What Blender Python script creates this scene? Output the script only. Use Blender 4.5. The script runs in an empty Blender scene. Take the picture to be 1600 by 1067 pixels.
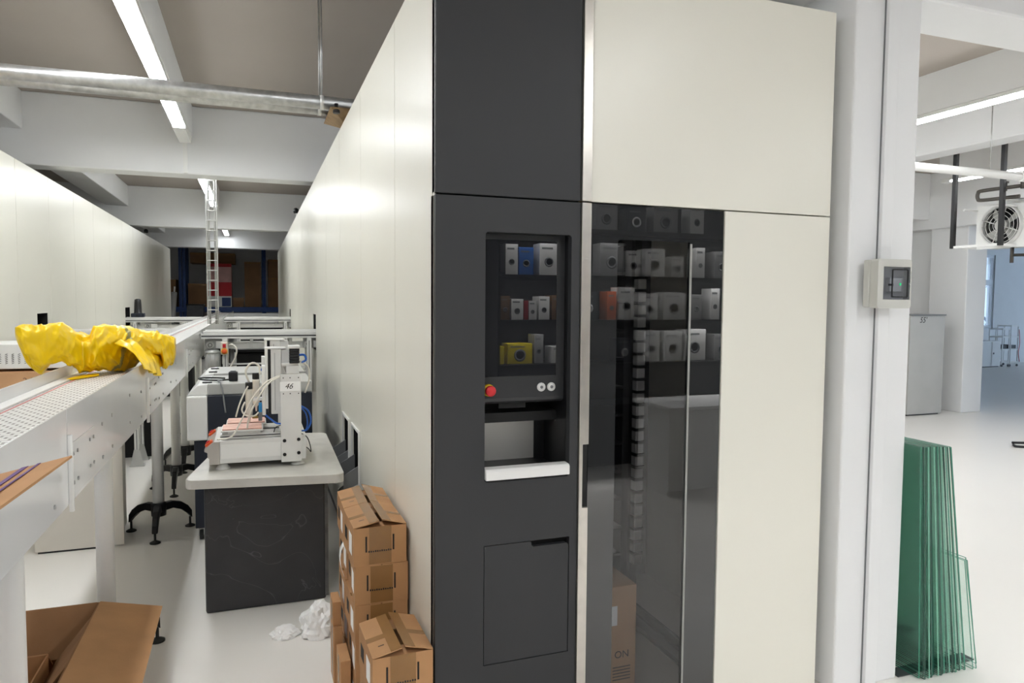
import bpy, bmesh, math, random
from mathutils import Vector, Matrix, noise as mnoise

# ------------------------------------------------------------------ camera, world, exposure
SC = bpy.context.scene
COL = SC.collection
YAW, PITCH, ROLL, FPX = math.radians(19.954), math.radians(3.324), math.radians(0.419), 1106.56
fw = Vector((math.sin(YAW)*math.cos(PITCH), math.cos(YAW)*math.cos(PITCH), -math.sin(PITCH)))
rt = Vector((math.cos(YAW), -math.sin(YAW), 0.0))
up = rt.cross(fw)
rt2 = rt*math.cos(ROLL) + up*math.sin(ROLL)
up2 = up*math.cos(ROLL) - rt*math.sin(ROLL)
cam = bpy.data.cameras.new('camera')
cam.sensor_width = 36.0
cam.lens = FPX/1600*36.0
cam.clip_start = 0.05
cam.clip_end = 200
cam_o = bpy.data.objects.new('camera', cam)
COL.objects.link(cam_o)
cam_o.matrix_world = Matrix(((rt2.x, up2.x, -fw.x, 0), (rt2.y, up2.y, -fw.y, 0), (rt2.z, up2.z, -fw.z, 1.6), (0, 0, 0, 1)))
SC.camera = cam_o

world = bpy.data.worlds.new('sky')
SC.world = world
world.use_nodes = True
bg = world.node_tree.nodes['Background']
bg.inputs['Color'].default_value = (0.60, 0.77, 1.0, 1)      # overcast winter daylight
bg.inputs['Strength'].default_value = 4.8

vs = SC.view_settings
vs.view_transform = 'Standard'
vs.look = 'None'
vs.exposure = 0.52
vs.gamma = 1.0
vs.use_curve_mapping = False
SC.cycles.use_denoising = True
SC.cycles.max_bounces = 12
SC.cycles.diffuse_bounces = 6
SC.cycles.transparent_max_bounces = 48
SC.cycles.caustics_reflective = False
SC.cycles.caustics_refractive = False
SC.cycles.sample_clamp_indirect = 6.0

LAMP = 21.0          # radiance of the strip lights' diffusers

# ------------------------------------------------------------------ materials
def lin(c):
    return tuple(((v/255)/12.92 if v/255 <= .04045 else ((v/255+.055)/1.055)**2.4) for v in c)

MATS = {}
def mat(name, c, rough=.5, metal=0., var=.06, scale=6., bump=0., bscale=60., emit=None, emit_s=0., coat=0., spec=.5, alpha=None, trans=0., ior=1.45):
    if name in MATS:
        return MATS[name]
    m = bpy.data.materials.new(name)
    m.use_nodes = True
    nt = m.node_tree
    b = nt.nodes['Principled BSDF']
    col = lin(c)
    b.inputs['Roughness'].default_value = rough
    b.inputs['Metallic'].default_value = metal
    b.inputs['Specular IOR Level'].default_value = spec
    b.inputs['Coat Weight'].default_value = coat
    b.inputs['IOR'].default_value = ior
    b.inputs['Transmission Weight'].default_value = trans
    tc = nt.nodes.new('ShaderNodeTexCoord')
    if var > 0:
        n = nt.nodes.new('ShaderNodeTexNoise')
        n.inputs['Scale'].default_value = scale
        n.inputs['Detail'].default_value = 4
        nt.links.new(tc.outputs['Object'], n.inputs['Vector'])
        r = nt.nodes.new('ShaderNodeValToRGB')
        r.color_ramp.elements[0].position = .3
        r.color_ramp.elements[1].position = .7
        r.color_ramp.elements[0].color = (*[v*(1-var) for v in col], 1)
        r.color_ramp.elements[1].color = (*[min(1, v*(1+var)) for v in col], 1)
        nt.links.new(n.outputs['Fac'], r.inputs['Fac'])
        nt.links.new(r.outputs['Color'], b.inputs['Base Color'])
    else:
        b.inputs['Base Color'].default_value = (*col, 1)
    if bump > 0:
        n2 = nt.nodes.new('ShaderNodeTexNoise')
        n2.inputs['Scale'].default_value = bscale
        n2.inputs['Detail'].default_value = 5
        nt.links.new(tc.outputs['Object'], n2.inputs['Vector'])
        bp = nt.nodes.new('ShaderNodeBump')
        bp.inputs['Strength'].default_value = bump
        bp.inputs['Distance'].default_value = .01
        nt.links.new(n2.outputs['Fac'], bp.inputs['Height'])
        nt.links.new(bp.outputs['Normal'], b.inputs['Normal'])
    if emit:
        b.inputs['Emission Color'].default_value = (*lin(emit), 1)
        b.inputs['Emission Strength'].default_value = emit_s
    MATS[name] = m
    return m

def sheet_glass(name, tint, ior=1.5, rough=.0, mixmin=0.0):
    """thin pane: tinted see-through plus mirror reflection by Fresnel"""
    m = bpy.data.materials.new(name)
    m.use_nodes = True
    nt = m.node_tree
    nt.nodes.clear()
    out = nt.nodes.new('ShaderNodeOutputMaterial')
    mix = nt.nodes.new('ShaderNodeMixShader')
    fr = nt.nodes.new('ShaderNodeFresnel')
    fr.inputs['IOR'].default_value = ior
    t = nt.nodes.new('ShaderNodeBsdfTransparent')
    t.inputs['Color'].default_value = (*tint, 1)
    g = nt.nodes.new('ShaderNodeBsdfGlossy')
    g.inputs['Roughness'].default_value = rough
    ge = nt.nodes.new('ShaderNodeNewGeometry')       # reflect at the outer skin only: the sheet is solid, not a mirror trap
    sb = nt.nodes.new('ShaderNodeMath'); sb.operation = 'SUBTRACT'; sb.inputs[0].default_value = 1.0
    mu = nt.nodes.new('ShaderNodeMath'); mu.operation = 'MULTIPLY'
    nt.links.new(ge.outputs['Backfacing'], sb.inputs[1])
    nt.links.new(fr.outputs[0], mu.inputs[0]); nt.links.new(sb.outputs[0], mu.inputs[1])
    nt.links.new(mu.outputs[0], mix.inputs[0])
    nt.links.new(t.outputs[0], mix.inputs[1])
    nt.links.new(g.outputs[0], mix.inputs[2])
    nt.links.new(mix.outputs[0], out.inputs[0])
    return m

M = dict(
    beige=mat('painted beige steel panel', (233, 231, 220), .30, 0, .012, 1.2, .01, 2.0),
    beige_edge=mat('beige panel seam', (150, 147, 138), .5, 0, .05),
    dark=mat('anthracite powder coat', (47, 48, 50), .5, 0, .04, 3.0, .03, 400),
    black=mat('black plastic', (22, 22, 24), .38, 0, .08),
    blackm=mat('matte black interior', (12, 12, 13), .6, 0, .08),
    black_gloss=mat('black glass', (30, 31, 34), .0, 0, 0, spec=.5, ior=1.75),
    plaster=mat('white painted plaster', (232, 233, 234), .7, 0, .02, 2.0, .12, 18),
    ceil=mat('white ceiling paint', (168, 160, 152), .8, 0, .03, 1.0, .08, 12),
    steel=mat('brushed stainless steel', (205, 200, 192), .30, .85, .08, 14.0, .02, 200),
    alu=mat('anodised aluminium', (216, 216, 214), .36, .3, .05, 8.0),
    aluw=mat('satin aluminium white', (222, 222, 220), .4, .15, .04, 8.0),
    galv=mat('galvanised pipe', (188, 188, 187), .36, .8, .18, 22.0, .05, 60),
    white=mat('white powder coat', (232, 232, 230), .35, 0, .02, 4.0),
    whitepl=mat('white side plate', (240, 241, 242), .14, .06, .02, 3.0, .02, 4.0),
    belt=None,
    grey=mat('light grey enamel', (178, 178, 175), .4, 0, .04, 3.0),
    greym=mat('mid grey enamel', (120, 122, 124), .45, 0, .05, 3.0),
    greyd=mat('charcoal laminate', (62, 63, 66), .5, 0, .15, 9.0, .03, 40),
    tabletop=mat('worn grey tabletop', (196, 194, 188), .45, 0, .10, 7.0, .03, 30),
    card=mat('brown corrugated cardboard', (176, 133, 92), .8, 0, .07, 9.0, .05, 120),
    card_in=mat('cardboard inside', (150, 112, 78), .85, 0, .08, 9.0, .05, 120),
    tape=mat('brown packing tape', (140, 104, 64), .25, 0, .06, 12.0),
    print=mat('black print', (30, 27, 25), .7, 0, .1),
    paper=mat('white paper', (246, 246, 245), .75, 0, .02),
    yellow=None,
    navy=mat('navy blue enamel', (30, 36, 48), .4, 0, .06),
    red=mat('red plastic', (196, 30, 38), .35, 0, .03),
    yel=mat('yellow plastic', (232, 190, 30), .4, 0, .03),
    orange=mat('orange plastic', (222, 92, 44), .4, 0, .04),
    pink=mat('pink silicone pad', (224, 180, 166), .5, 0, .06, 20.0),
    blue=mat('blue pneumatic hose', (40, 98, 190), .3, 0, .05),
    bluebox=mat('blue valve body', (30, 130, 190), .35, 0, .05),
    hose=mat('white hose', (226, 222, 212), .35, 0, .04),
    rubber=mat('black rubber', (26, 27, 26), .55, 0, .1),
    chrome=mat('zinc bolt', (176, 176, 176), .3, .5, .05),
    brass=mat('brass fitting', (180, 150, 90), .3, .9, .05),
    rackblue=mat('blue pallet rack', (30, 62, 120), .4, 0, .08),
    redbox=mat('red printed carton', (190, 36, 46), .6, 0, .05),
    pinkbox=mat('pale printed carton', (214, 168, 164), .6, 0, .1),
    window_frame=mat('white window frame', (222, 226, 232), .4, 0, .02),
    purple=mat('purple print', (96, 66, 120), .6, 0, .05),
    snow=mat('snowy foliage', (96, 108, 130), .8, 0, .5, 3.0),
    bark=mat('dark bark', (60, 52, 48), .9, 0, .3, 8.0),
    green_led=mat('green indicator', (40, 220, 130), .4, 0, 0, emit=(40, 220, 130), emit_s=.5),
    screenpic=mat('boxed goods white', (232, 232, 230), .5, 0, .02),
)

def floor_mat():
    m = mat('white epoxy floor', (236, 233, 228), .27, 0, .02, .35)
    nt = m.node_tree
    b = nt.nodes['Principled BSDF']
    tc = nt.nodes['Texture Coordinate']
    return m
M['floor'] = floor_mat()

def desk_mat():
    m = mat('scuffed charcoal desk', (52, 52, 54), .48, 0, .12, 5.0)
    nt = m.node_tree
    b = nt.nodes['Principled BSDF']
    tc = nt.nodes['Texture Coordinate']
    src = b.inputs['Base Color'].links[0].from_socket
    n = nt.nodes.new('ShaderNodeTexNoise')
    n.inputs['Scale'].default_value = 2.6; n.inputs['Detail'].default_value = 3; n.inputs['Distortion'].default_value = 1.6
    nt.links.new(tc.outputs['Object'], n.inputs['Vector'])
    r = nt.nodes.new('ShaderNodeValToRGB')
    e = r.color_ramp.elements
    e[0].position, e[0].color = .495, (0, 0, 0, 1)
    e[1].position, e[1].color = .505, (0, 0, 0, 1)
    k = e.new(.50); k.color = (.16, .16, .16, 1)
    nt.links.new(n.outputs['Fac'], r.inputs['Fac'])
    n2 = nt.nodes.new('ShaderNodeTexNoise'); n2.inputs['Scale'].default_value = 7
    nt.links.new(tc.outputs['Object'], n2.inputs['Vector'])
    mu = nt.nodes.new('ShaderNodeMath'); mu.operation = 'MULTIPLY'
    nt.links.new(r.outputs['Color'], mu.inputs[0]); nt.links.new(n2.outputs['Fac'], mu.inputs[1])
    mx = nt.nodes.new('ShaderNodeMixRGB')
    mx.inputs[2].default_value = (*lin((200, 200, 200)), 1)
    nt.links.new(mu.outputs[0], mx.inputs[0]); nt.links.new(src, mx.inputs[1]); nt.links.new(mx.outputs[0], b.inputs['Base Color'])
    return m
M['desk'] = desk_mat()

def belt_mat():
    m = mat('white modular belt', (232, 231, 228), .45, 0, .02)
    nt = m.node_tree
    b = nt.nodes['Principled BSDF']
    tc = nt.nodes['Texture Coordinate']
    br = nt.nodes.new('ShaderNodeTexBrick')
    br.inputs['Scale'].default_value = 1.0
    br.inputs['Brick Width'].default_value = .030
    br.inputs['Row Height'].default_value = .025
    br.inputs['Mortar Size'].default_value = .0035
    br.inputs['Mortar Smooth'].default_value = .2
    br.inputs['Color1'].default_value = (*lin((236, 235, 232)), 1)
    br.inputs['Color2'].default_value = (*lin((230, 229, 226)), 1)
    br.inputs['Mortar'].default_value = (*lin((150, 146, 142)), 1)
    nt.links.new(tc.outputs['Object'], br.inputs['Vector'])
    nt.links.new(br.outputs['Color'], b.inputs['Base Color'])
    bp = nt.nodes.new('ShaderNodeBump')
    bp.inputs['Strength'].default_value = .5
    bp.inputs['Distance'].default_value = .004
    bp.invert = True
    nt.links.new(br.outputs['Fac'], bp.inputs['Height'])
    nt.links.new(bp.outputs['Normal'], b.inputs['Normal'])
    return m
M['belt'] = belt_mat()

def yellow_mat():
    m = mat('yellow vinyl rainwear', (246, 206, 6), .36, 0, .07, 5.0, .22, 22)
    return m
M['yellow'] = yellow_mat()
M['reflect'] = mat('grey reflective tape', (150, 140, 84), .4, .2, .05)
M['door_window'] = sheet_glass('smoked door glass', (.76, .76, .77), 1.75)
M['clear'] = sheet_glass('clear acrylic', (.93, .94, .94), 1.45)
M['window'] = sheet_glass('window glass', (.92, .95, .97), 1.45)
M['smoke'] = sheet_glass('smoked cover', (.86, .87, .90), 1.45)
M['pane'] = sheet_glass('green float glass', (.966, .995, .985), 1.5)
M['pane_edge'] = mat('green glass edge', (58, 128, 106), .12, 0, .1, 12.0)

# ------------------------------------------------------------------ mesh building
class MB:
    def __init__(self):
        self.v, self.f, self.mi, self.sm, self.mats = [], [], [], [], []
    def _m(self, m):
        if m not in self.mats:
            self.mats.append(m)
        return self.mats.index(m)
    def add(self, vs, fs, m=0, smooth=False, X=None):
        o = len(self.v)
        for p in vs:
            p = Vector(p)
            self.v.append(X @ p if X else p)
        for f in fs:
            self.f.append([i+o for i in f]); self.mi.append(m); self.sm.append(smooth)
        return self
    def box(self, x0, x1, y0, y1, z0, z1, m=0, X=None):
        vs = [(x, y, z) for z in (z0, z1) for y in (y0, y1) for x in (x0, x1)]
        fs = [(0, 2, 3, 1), (4, 5, 7, 6), (0, 1, 5, 4), (2, 6, 7, 3), (0, 4, 6, 2), (1, 3, 7, 5)]
        return self.add(vs, fs, m, False, X)
    def cyl(self, p0, p1, r, n=12, r2=None, m=0, caps=True, smooth=True):
        p0, p1 = Vector(p0), Vector(p1)
        r2 = r if r2 is None else r2
        d = (p1-p0).normalized()
        a = d.orthogonal().normalized(); b = d.cross(a)
        vs = []
        for p, rr in ((p0, r), (p1, r2)):
            for i in range(n):
                t = 2*math.pi*i/n
                vs.append(p + a*(rr*math.cos(t)) + b*(rr*math.sin(t)))
        o = len(self.v)
        self.v += vs
        for i in range(n):
            j = (i+1) % n
            self.f.append([o+i, o+j, o+n+j, o+n+i]); self.mi.append(m); self.sm.append(smooth)
        if caps:
            self.f.append([o+i for i in reversed(range(n))]); self.mi.append(m); self.sm.append(False)
            self.f.append([o+n+i for i in range(n)]); self.mi.append(m); self.sm.append(False)
        return self
    def tube(self, pts, r, n=8, m=0, sub=6):
        P = spline(pts, sub) if sub else [Vector(p) for p in pts]
        o = len(self.v)
        t0 = (P[1]-P[0]).normalized()
        a = t0.orthogonal().normalized()
        for i, p in enumerate(P):
            t = (P[min(i+1, len(P)-1)] - P[max(i-1, 0)]).normalized()
            a = (a - t*a.dot(t)).normalized()
            b = t.cross(a)
            for k in range(n):
                th = 2*math.pi*k/n
                self.v.append(p + a*(r*math.cos(th)) + b*(r*math.sin(th)))
        for i in range(len(P)-1):
            for k in range(n):
                j = (k+1) % n
                self.f.append([o+i*n+k, o+i*n+j, o+(i+1)*n+j, o+(i+1)*n+k]); self.mi.append(m); self.sm.append(True)
        self.f.append([o+k for k in reversed(range(n))]); self.mi.append(m); self.sm.append(False)
        e = o+(len(P)-1)*n
        self.f.append([e+k for k in range(n)]); self.mi.append(m); self.sm.append(False)
        return self
    def prism(self, poly, fn, a, b, m=0, smooth=False):
        """poly: 2D loop; fn(u, v, w) -> point; extruded from w = a to w = b"""
        n = len(poly)
        vs = [fn(u, v, a) for u, v in poly] + [fn(u, v, b) for u, v in poly]
        fs = [list(range(n)), [n+i for i in reversed(range(n))]]
        fs += [[i, n+i, n+(i+1) % n, (i+1) % n] for i in range(n)]
        return self.add(vs, fs, m, smooth)
    def lathe(self, prof, c, axis='z', n=20, m=0):
        c = Vector(c)
        o = len(self.v)
        for r, h in prof:
            for k in range(n):
                t = 2*math.pi*k/n
                u, v = r*math.cos(t), r*math.sin(t)
                q = {'z': (u, v, h), 'y': (u, h, v), 'x': (h, u, v)}[axis]
                self.v.append(c + Vector(q))
        for i in range(len(prof)-1):
            for k in range(n):
                j = (k+1) % n
                self.f.append([o+i*n+k, o+i*n+j, o+(i+1)*n+j, o+(i+1)*n+k]); self.mi.append(m); self.sm.append(True)
        for i, rev in ((0, True), (len(prof)-1, False)):
            if prof[i][0] > 1e-5:
                idx = [o+i*n+k for k in range(n)]
                self.f.append(idx[::-1] if rev else idx); self.mi.append(m); self.sm.append(False)
        return self
    def mesh(self, name, mats):
        me = bpy.data.meshes.new(name)
        me.from_pydata([tuple(p) for p in self.v], [], self.f)
        for x in (mats if isinstance(mats, (list, tuple)) else [mats]):
            me.materials.append(x)
        me.polygons.foreach_set('material_index', self.mi)
        me.polygons.foreach_set('use_smooth', self.sm)
        bm = bmesh.new(); bm.from_mesh(me)
        bmesh.ops.recalc_face_normals(bm, faces=bm.faces)
        bm.to_mesh(me); bm.free()
        return me
    def build(self, name, mats, parent=None, bevel=0., seg=2):
        return link(name, self.mesh(name, mats), parent, bevel, seg)

def spline(pts, sub):
    P = [Vector(p) for p in pts]
    if len(P) < 3:
        return P
    out = []
    for i in range(len(P)-1):
        p0, p1, p2, p3 = P[max(i-1, 0)], P[i], P[i+1], P[min(i+2, len(P)-1)]
        for k in range(sub):
            t = k/sub
            out.append(.5*((2*p1) + (p2-p0)*t + (2*p0-5*p1+4*p2-p3)*t*t + (3*p1-p0-3*p2+p3)*t**3))
    out.append(P[-1])
    return out

def link(name, me, parent=None, bevel=0., seg=2):
    o = bpy.data.objects.new(name, me)
    COL.objects.link(o)
    if parent:
        o.parent = parent
        o.matrix_parent_inverse = Matrix.Translation(-parent_pos(parent))
    if bevel:
        b = o.modifiers.new('bevel', 'BEVEL')
        b.width = bevel; b.segments = seg; b.limit_method = 'ANGLE'; b.angle_limit = math.radians(40)
    return o

POS = {}
def parent_pos(p):
    return POS.get(p.name, Vector((0, 0, 0)))

def tag(o, label, cat, group=None):
    o['label'] = label; o['category'] = cat
    if group:
        o['group'] = group
    return o
def thing(name, label, cat, loc=(0, 0, 0), group=None):
    """an Empty at the base of the thing; its parts are built in world coordinates"""
    o = bpy.data.objects.new(name, None)
    o.empty_display_size = .05
    COL.objects.link(o)
    o.location = loc
    POS[o.name] = Vector(loc)
    return tag(o, label, cat, group)
def structure(o, label=None):
    o['kind'] = 'structure'
    if label:
        o['label'] = label
    return o
def copy_tree(o, parent=None):
    c = o.copy(); COL.objects.link(c)
    if parent:
        c.parent = parent; c.matrix_parent_inverse = o.matrix_parent_inverse.copy()
    for ch in o.children:
        copy_tree(ch, c)
    return c
def B(name, x0, x1, y0, y1, z0, z1, m, parent=None, bevel=0.):
    return MB().box(x0, x1, y0, y1, z0, z1).build(name, m, parent, bevel)
def rect(u0, u1, v0, v1, r=0., n=4):
    if r <= 0:
        return [(u0, v0), (u1, v0), (u1, v1), (u0, v1)]
    out = []
    for cx, cy, a in ((u1-r, v0+r, -90), (u1-r, v1-r, 0), (u0+r, v1-r, 90), (u0+r, v0+r, 180)):
        for k in range(n+1):
            t = math.radians(a + 90*k/n)
            out.append((cx + r*math.cos(t), cy + r*math.sin(t)))
    return out
def plate(name, outer, holes, fn, a, b, mats, parent=None, bevel=0.):
    """flat sheet with holes, thickness from w = a to w = b"""
    bm = bmesh.new()
    for loop in [outer]+list(holes):
        vs = [bm.verts.new(fn(u, v, a)) for u, v in loop]
        for i in range(len(vs)):
            bm.edges.new((vs[i], vs[(i+1) % len(vs)]))
    bmesh.ops.triangle_fill(bm, use_beauty=True, use_dissolve=False, edges=bm.edges[:])
    r = bmesh.ops.extrude_face_region(bm, geom=bm.faces[:])
    d = Vector(fn(0, 0, b)) - Vector(fn(0, 0, a))
    bmesh.ops.translate(bm, verts=[g for g in r['geom'] if isinstance(g, bmesh.types.BMVert)], vec=d)
    bmesh.ops.recalc_face_normals(bm, faces=bm.faces)
    me = bpy.data.meshes.new(name)
    bm.to_mesh(me); bm.free()
    me.materials.append(mats)
    return link(name, me, parent, bevel)
XZ = lambda u, v, w: (u, w, v)      # sheet facing along Y
YZ = lambda u, v, w: (w, u, v)      # sheet facing along X
XY = lambda u, v, w: (u, v, w)      # lying sheet
def text(name, s, size, fn_matrix, m, parent=None, shear=0., depth=.0004):
    cu = bpy.data.curves.new(name, 'FONT')
    cu.body = s; cu.size = size; cu.extrude = depth; cu.shear = shear
    cu.align_x = 'CENTER'; cu.align_y = 'CENTER'
    tmp = bpy.data.objects.new(name, cu); COL.objects.link(tmp)
    dg = bpy.context.evaluated_depsgraph_get()
    me = bpy.data.meshes.new_from_object(tmp.evaluated_get(dg))
    bpy.data.objects.remove(tmp); bpy.data.curves.remove(cu)
    me.transform(fn_matrix)
    me.materials.clear(); me.materials.append(m)
    return link(name, me, parent)
def face_minus_y(x, y, z):          # text readable from -Y
    return Matrix.Translation((x, y, z)) @ Matrix.Rotation(math.pi/2, 4, 'X')

# ------------------------------------------------------------------ the building
CZ = 3.55
structure(B('floor', -6, 28, -5, 24, -.1, 0, M['floor']), 'pale epoxy floor with soft sheen')
structure(B('ceiling', -6, 28, -5, 24, CZ, CZ+.1, M['ceil']), 'white painted ceiling slab')
for y0, y1 in ((2.25, 2.55), (8.0, 8.29), (14.0, 14.29), (19.4, 19.7), (-3.9, -3.6)):
    structure(B('ceiling_beam', -6, 9.6, y0, y1, 2.86, CZ, M['plaster'], None, .012))
for x0, x1 in ((-2.4, -2.05), (6.78, 7.06)):
    for y0, y1 in ((-3.6, 2.25), (2.55, 8.0), (8.29, 14.0), (14.29, 19.4)):
        structure(B('ceiling_joist', x0, x1, y0, y1, 3.19, CZ, M['plaster'], None, .01))
structure(B('wall_rear', -6, 28, -5.1, -5, 0, CZ, M['plaster']))
structure(B('wall_far', -6, 9.9, 24, 24.1, 0, CZ, M['plaster']))
structure(B('wall_outer', -6.1, -6, -5, 24, 0, CZ, M['plaster']))
ew_holes = [(-4.6+3.05*i, -1.9+3.05*i, .5, 3.2) for i in range(6)]  # unseen windows, added to flood the room with blue daylight
we = plate('wall_east', rect(-5, 24, 0, CZ), [rect(*h) for h in ew_holes], YZ, 28, 28.1, M['plaster'])
structure(we, 'unseen window side added to light the daylight room')
for i, (y0, y1, z0, z1) in enumerate(ew_holes):
    B('window_pane', 28.04, 28.046, y0-.005, y1+.005, z0-.005, z1+.005, M['window'], we)


PW = 2.735
def panel_wall(name, x0, x1, cuts, y_lo, y_hi, holes_by_panel, label):
    root = bpy.data.objects.new(name, None); COL.objects.link(root)
    structure(root, label)
    ys = [y_lo] + cuts + [y_hi]
    g = .003
    for i in range(len(ys)-1):
        a, b = ys[i]+g, ys[i+1]-g
        hs = [rect(*h) for h in holes_by_panel if h[0] > a and h[1] < b]
        plate('wall_panel', rect(a, b, .06, PW), hs, YZ, x0, x1, M['beige'], root)
    B('backing_rail', (x0 if x0 > 0 else x0-.03)+.006, (x0 if x0 > 0 else x0-.03)+.026, y_lo, y_hi, .0, .06, M['greyd'], root)
    for y in ys[1:-1]:
        B('seam_post', (x0+.0045 if x0 > 0 else x0-.03), (x0+.03 if x0 > 0 else x0-.0045), y-.012, y+.012, .06, PW-.02, M['beige_edge'], root)
    return root

rw_cuts = [2.95+i for i in range(16)]
wr_holes = [(7.05, 7.42, 1.10, 1.45), (12.15, 12.6, 1.10, 1.43), (4.50, 4.81, .40, .834), (4.04, 4.345, .40, .838)]
# keep holes clear of panel joints: the joint at 4.95 and 12.95 lie outside
wall_r = panel_wall('wall_right', .55, .556, rw_cuts, 2.262, 18.6, wr_holes, 'beige steel panel wall of the automated store, vertical seams')
lw_cuts = [4.93+i for i in range(14)]
wl_holes = [(7.44, 7.80, 1.08, 1.45), (12.05, 12.5, 1.08, 1.45)]
wall_l = panel_wall('wall_left', -1.84, -1.846, lw_cuts, 4.0, 18.3, wl_holes, 'beige steel panel wall opposite, vertical seams')

# black lining paints in the dark interior behind the panel wall openings
def lining(xa, xb, y0, y1, z0, z1, root):
    vs = [(x, y, z) for z in (z0, z1) for y in (y0, y1) for x in (xa, xb)]
    MB().add(vs, [(0, 2, 3, 1), (4, 5, 7, 6), (0, 1, 5, 4), (2, 6, 7, 3), (1, 3, 7, 5)]).build('slot_shade', M['blackm'], root)
for (y0, y1, z0, z1) in wr_holes:
    lining(.5565, .95, y0-.004, y1+.004, z0-.004, z1+.004, wall_r)
for (y0, y1, z0, z1) in wl_holes:
    lining(-1.8465, -2.25, y0-.004, y1+.004, z0-.004, z1+.004, wall_l)
# flanged frames and grey chutes at the two low openings of the right wall
for (y0, y1, z0, z1) in wr_holes[2:]:
    plate('slot_frame', rect(y0-.014, y1+.014, z0-.014, z1+.014), [rect(y0, y1, z0, z1)], YZ, .540, .549, M['white'], wall_r)
    ch = MB()
    ch.prism([(.56, .66), (.46, .60), (.46, .50), (.56, .56)], lambda u, v, w: (u, w, v), y0+.008, y0+.014)
    ch.prism([(.56, .66), (.46, .60), (.46, .50), (.56, .56)], lambda u, v, w: (u, w, v), y1-.014, y1-.008)
    ch.prism([(.56, .50), (.46, .44), (.46, .452), (.56, .512)], lambda u, v, w: (u, w, v), y0+.008, y1-.008)
    ch.build('chute', M['greym'], wall_r)

# the end of the enclosure, its roof and inner side
structure(B('wall_enclosure_side', 2.14, 2.16, 2.29, 18.6, 0, PW, M['beige']), 'beige enclosure side towards the pillar')
structure(B('wall_enclosure_roof', .585, 2.138, 3.60, 18.6, PW-.03, PW-.005, M['greym']))
structure(B('wall_enclosure_end', .585, 2.138, 18.57, 18.6, 0, PW-.035, M['beige']))
structure(B('wall_enclosure_back', .60, 2.13, 3.55, 3.58, .01, PW-.04, M['greyd']))
structure(B('wall_far_low', -.5, 2.1, 19.0, 19.05, 0, 1.23, M['plaster']))

# front of the enclosure: beige panels
wf = bpy.data.objects.new('wall_front', None); COL.objects.link(wf)
structure(wf, 'cream steel front panels around the smoked glass door')
FY = 2.245
B('wall_panel', 1.105, 2.16, FY, FY+.03, 1.9445, PW, M['beige'], wf, .002)
B('wall_panel', 1.662, 2.16, FY, FY+.03, .02, 1.9395, M['beige'], wf, .002)
B('seam_post', 1.6, 2.13, FY+.026, FY+.04, 1.90, 1.98, M['beige_edge'], wf)
B('plinth', .56, 2.15, FY+.02, FY+.05, 0, .03, M['greyd'], wf)

# pillar beside the enclosure with cable trunking
pil = structure(B('pillar', 2.215, 2.555, 2.2, 2.75, 0, CZ, M['plaster'], None, .008), 'white plastered pillar with rough edges')
tr = MB(); tr.box(2.36, 2.418, 2.178, 2.2, 0, 2.86)
o = structure(tr.build('trim_1', M['plaster'], None, .003), 'flat white cable trunking running down the pillar')

o = structure(B('shadow_trim', 2.3572, 2.3598, 2.194, 2.1998, 0, 2.86, M['greym']), 'thin dark strip painted as the shadow gap beside the trunking')  # dark strip stands in for the shadow line beside the trunking

# hall on the right: pillar, partition, beam, blue daylight room
structure(B('pillar', 9.72, 10.12, 7.45, 8.05, 0, CZ, M['plaster'], None, .01), 'white pillar beside the grey cabinet')
structure(B('wall_partition', 9.86, 9.98, 8.05, 24, 0, CZ, M['plaster']))
structure(B('wall_partition', 9.86, 9.98, -5, 5.6, 0, CZ, M['plaster']))  # unseen stretch, added to keep blue daylight out of the hall
structure(B('ceiling_beam', 9.6, 10.2, -5, 24, 2.72, CZ, M['plaster'], None, .012))
bw_holes = [(17.0, 18.66, .95, 2.9), (20.6, 23.0, .95, 2.9), (24.2, 26.6, .95, 2.9)]
wb = plate('wall_back', rect(9.98, 28, 0, CZ), [rect(*h) for h in bw_holes], XZ, 13.5, 13.7, M['plaster'])
structure(wb, 'far wall of the daylight room')
for i, (x0, x1, z0, z1) in enumerate(bw_holes):
    w = bpy.data.objects.new('window_%d' % (i+1), None); COL.objects.link(w)
    structure(w, 'white framed window with a fixed light over a larger pane')
    fr = plate('window_frame', rect(x0, x1, z0, z1),
               [rect(a, b, c, d) for a, b in ((x0+.07, (x0+x1)/2-.05), ((x0+x1)/2+.05, x1-.07)) for c, d in ((z0+.07, 2.09), (2.24, z1-.06))],
               XZ, 13.53, 13.60, M['window_frame'], w)
    for a, b in ((x0+.07, (x0+x1)/2-.05), ((x0+x1)/2+.05, x1-.07)):
        for c, d in ((z0+.07, 2.09), (2.24, z1-.06)):
            B('window_pane', a-.005, b+.005, 13.56, 13.565, c-.005, d+.005, M['window'], w)
    B('window_sill', x0-.05, x1+.05, 13.42, 13.53, z0-.04, z0, M['window_frame'], w)

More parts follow.
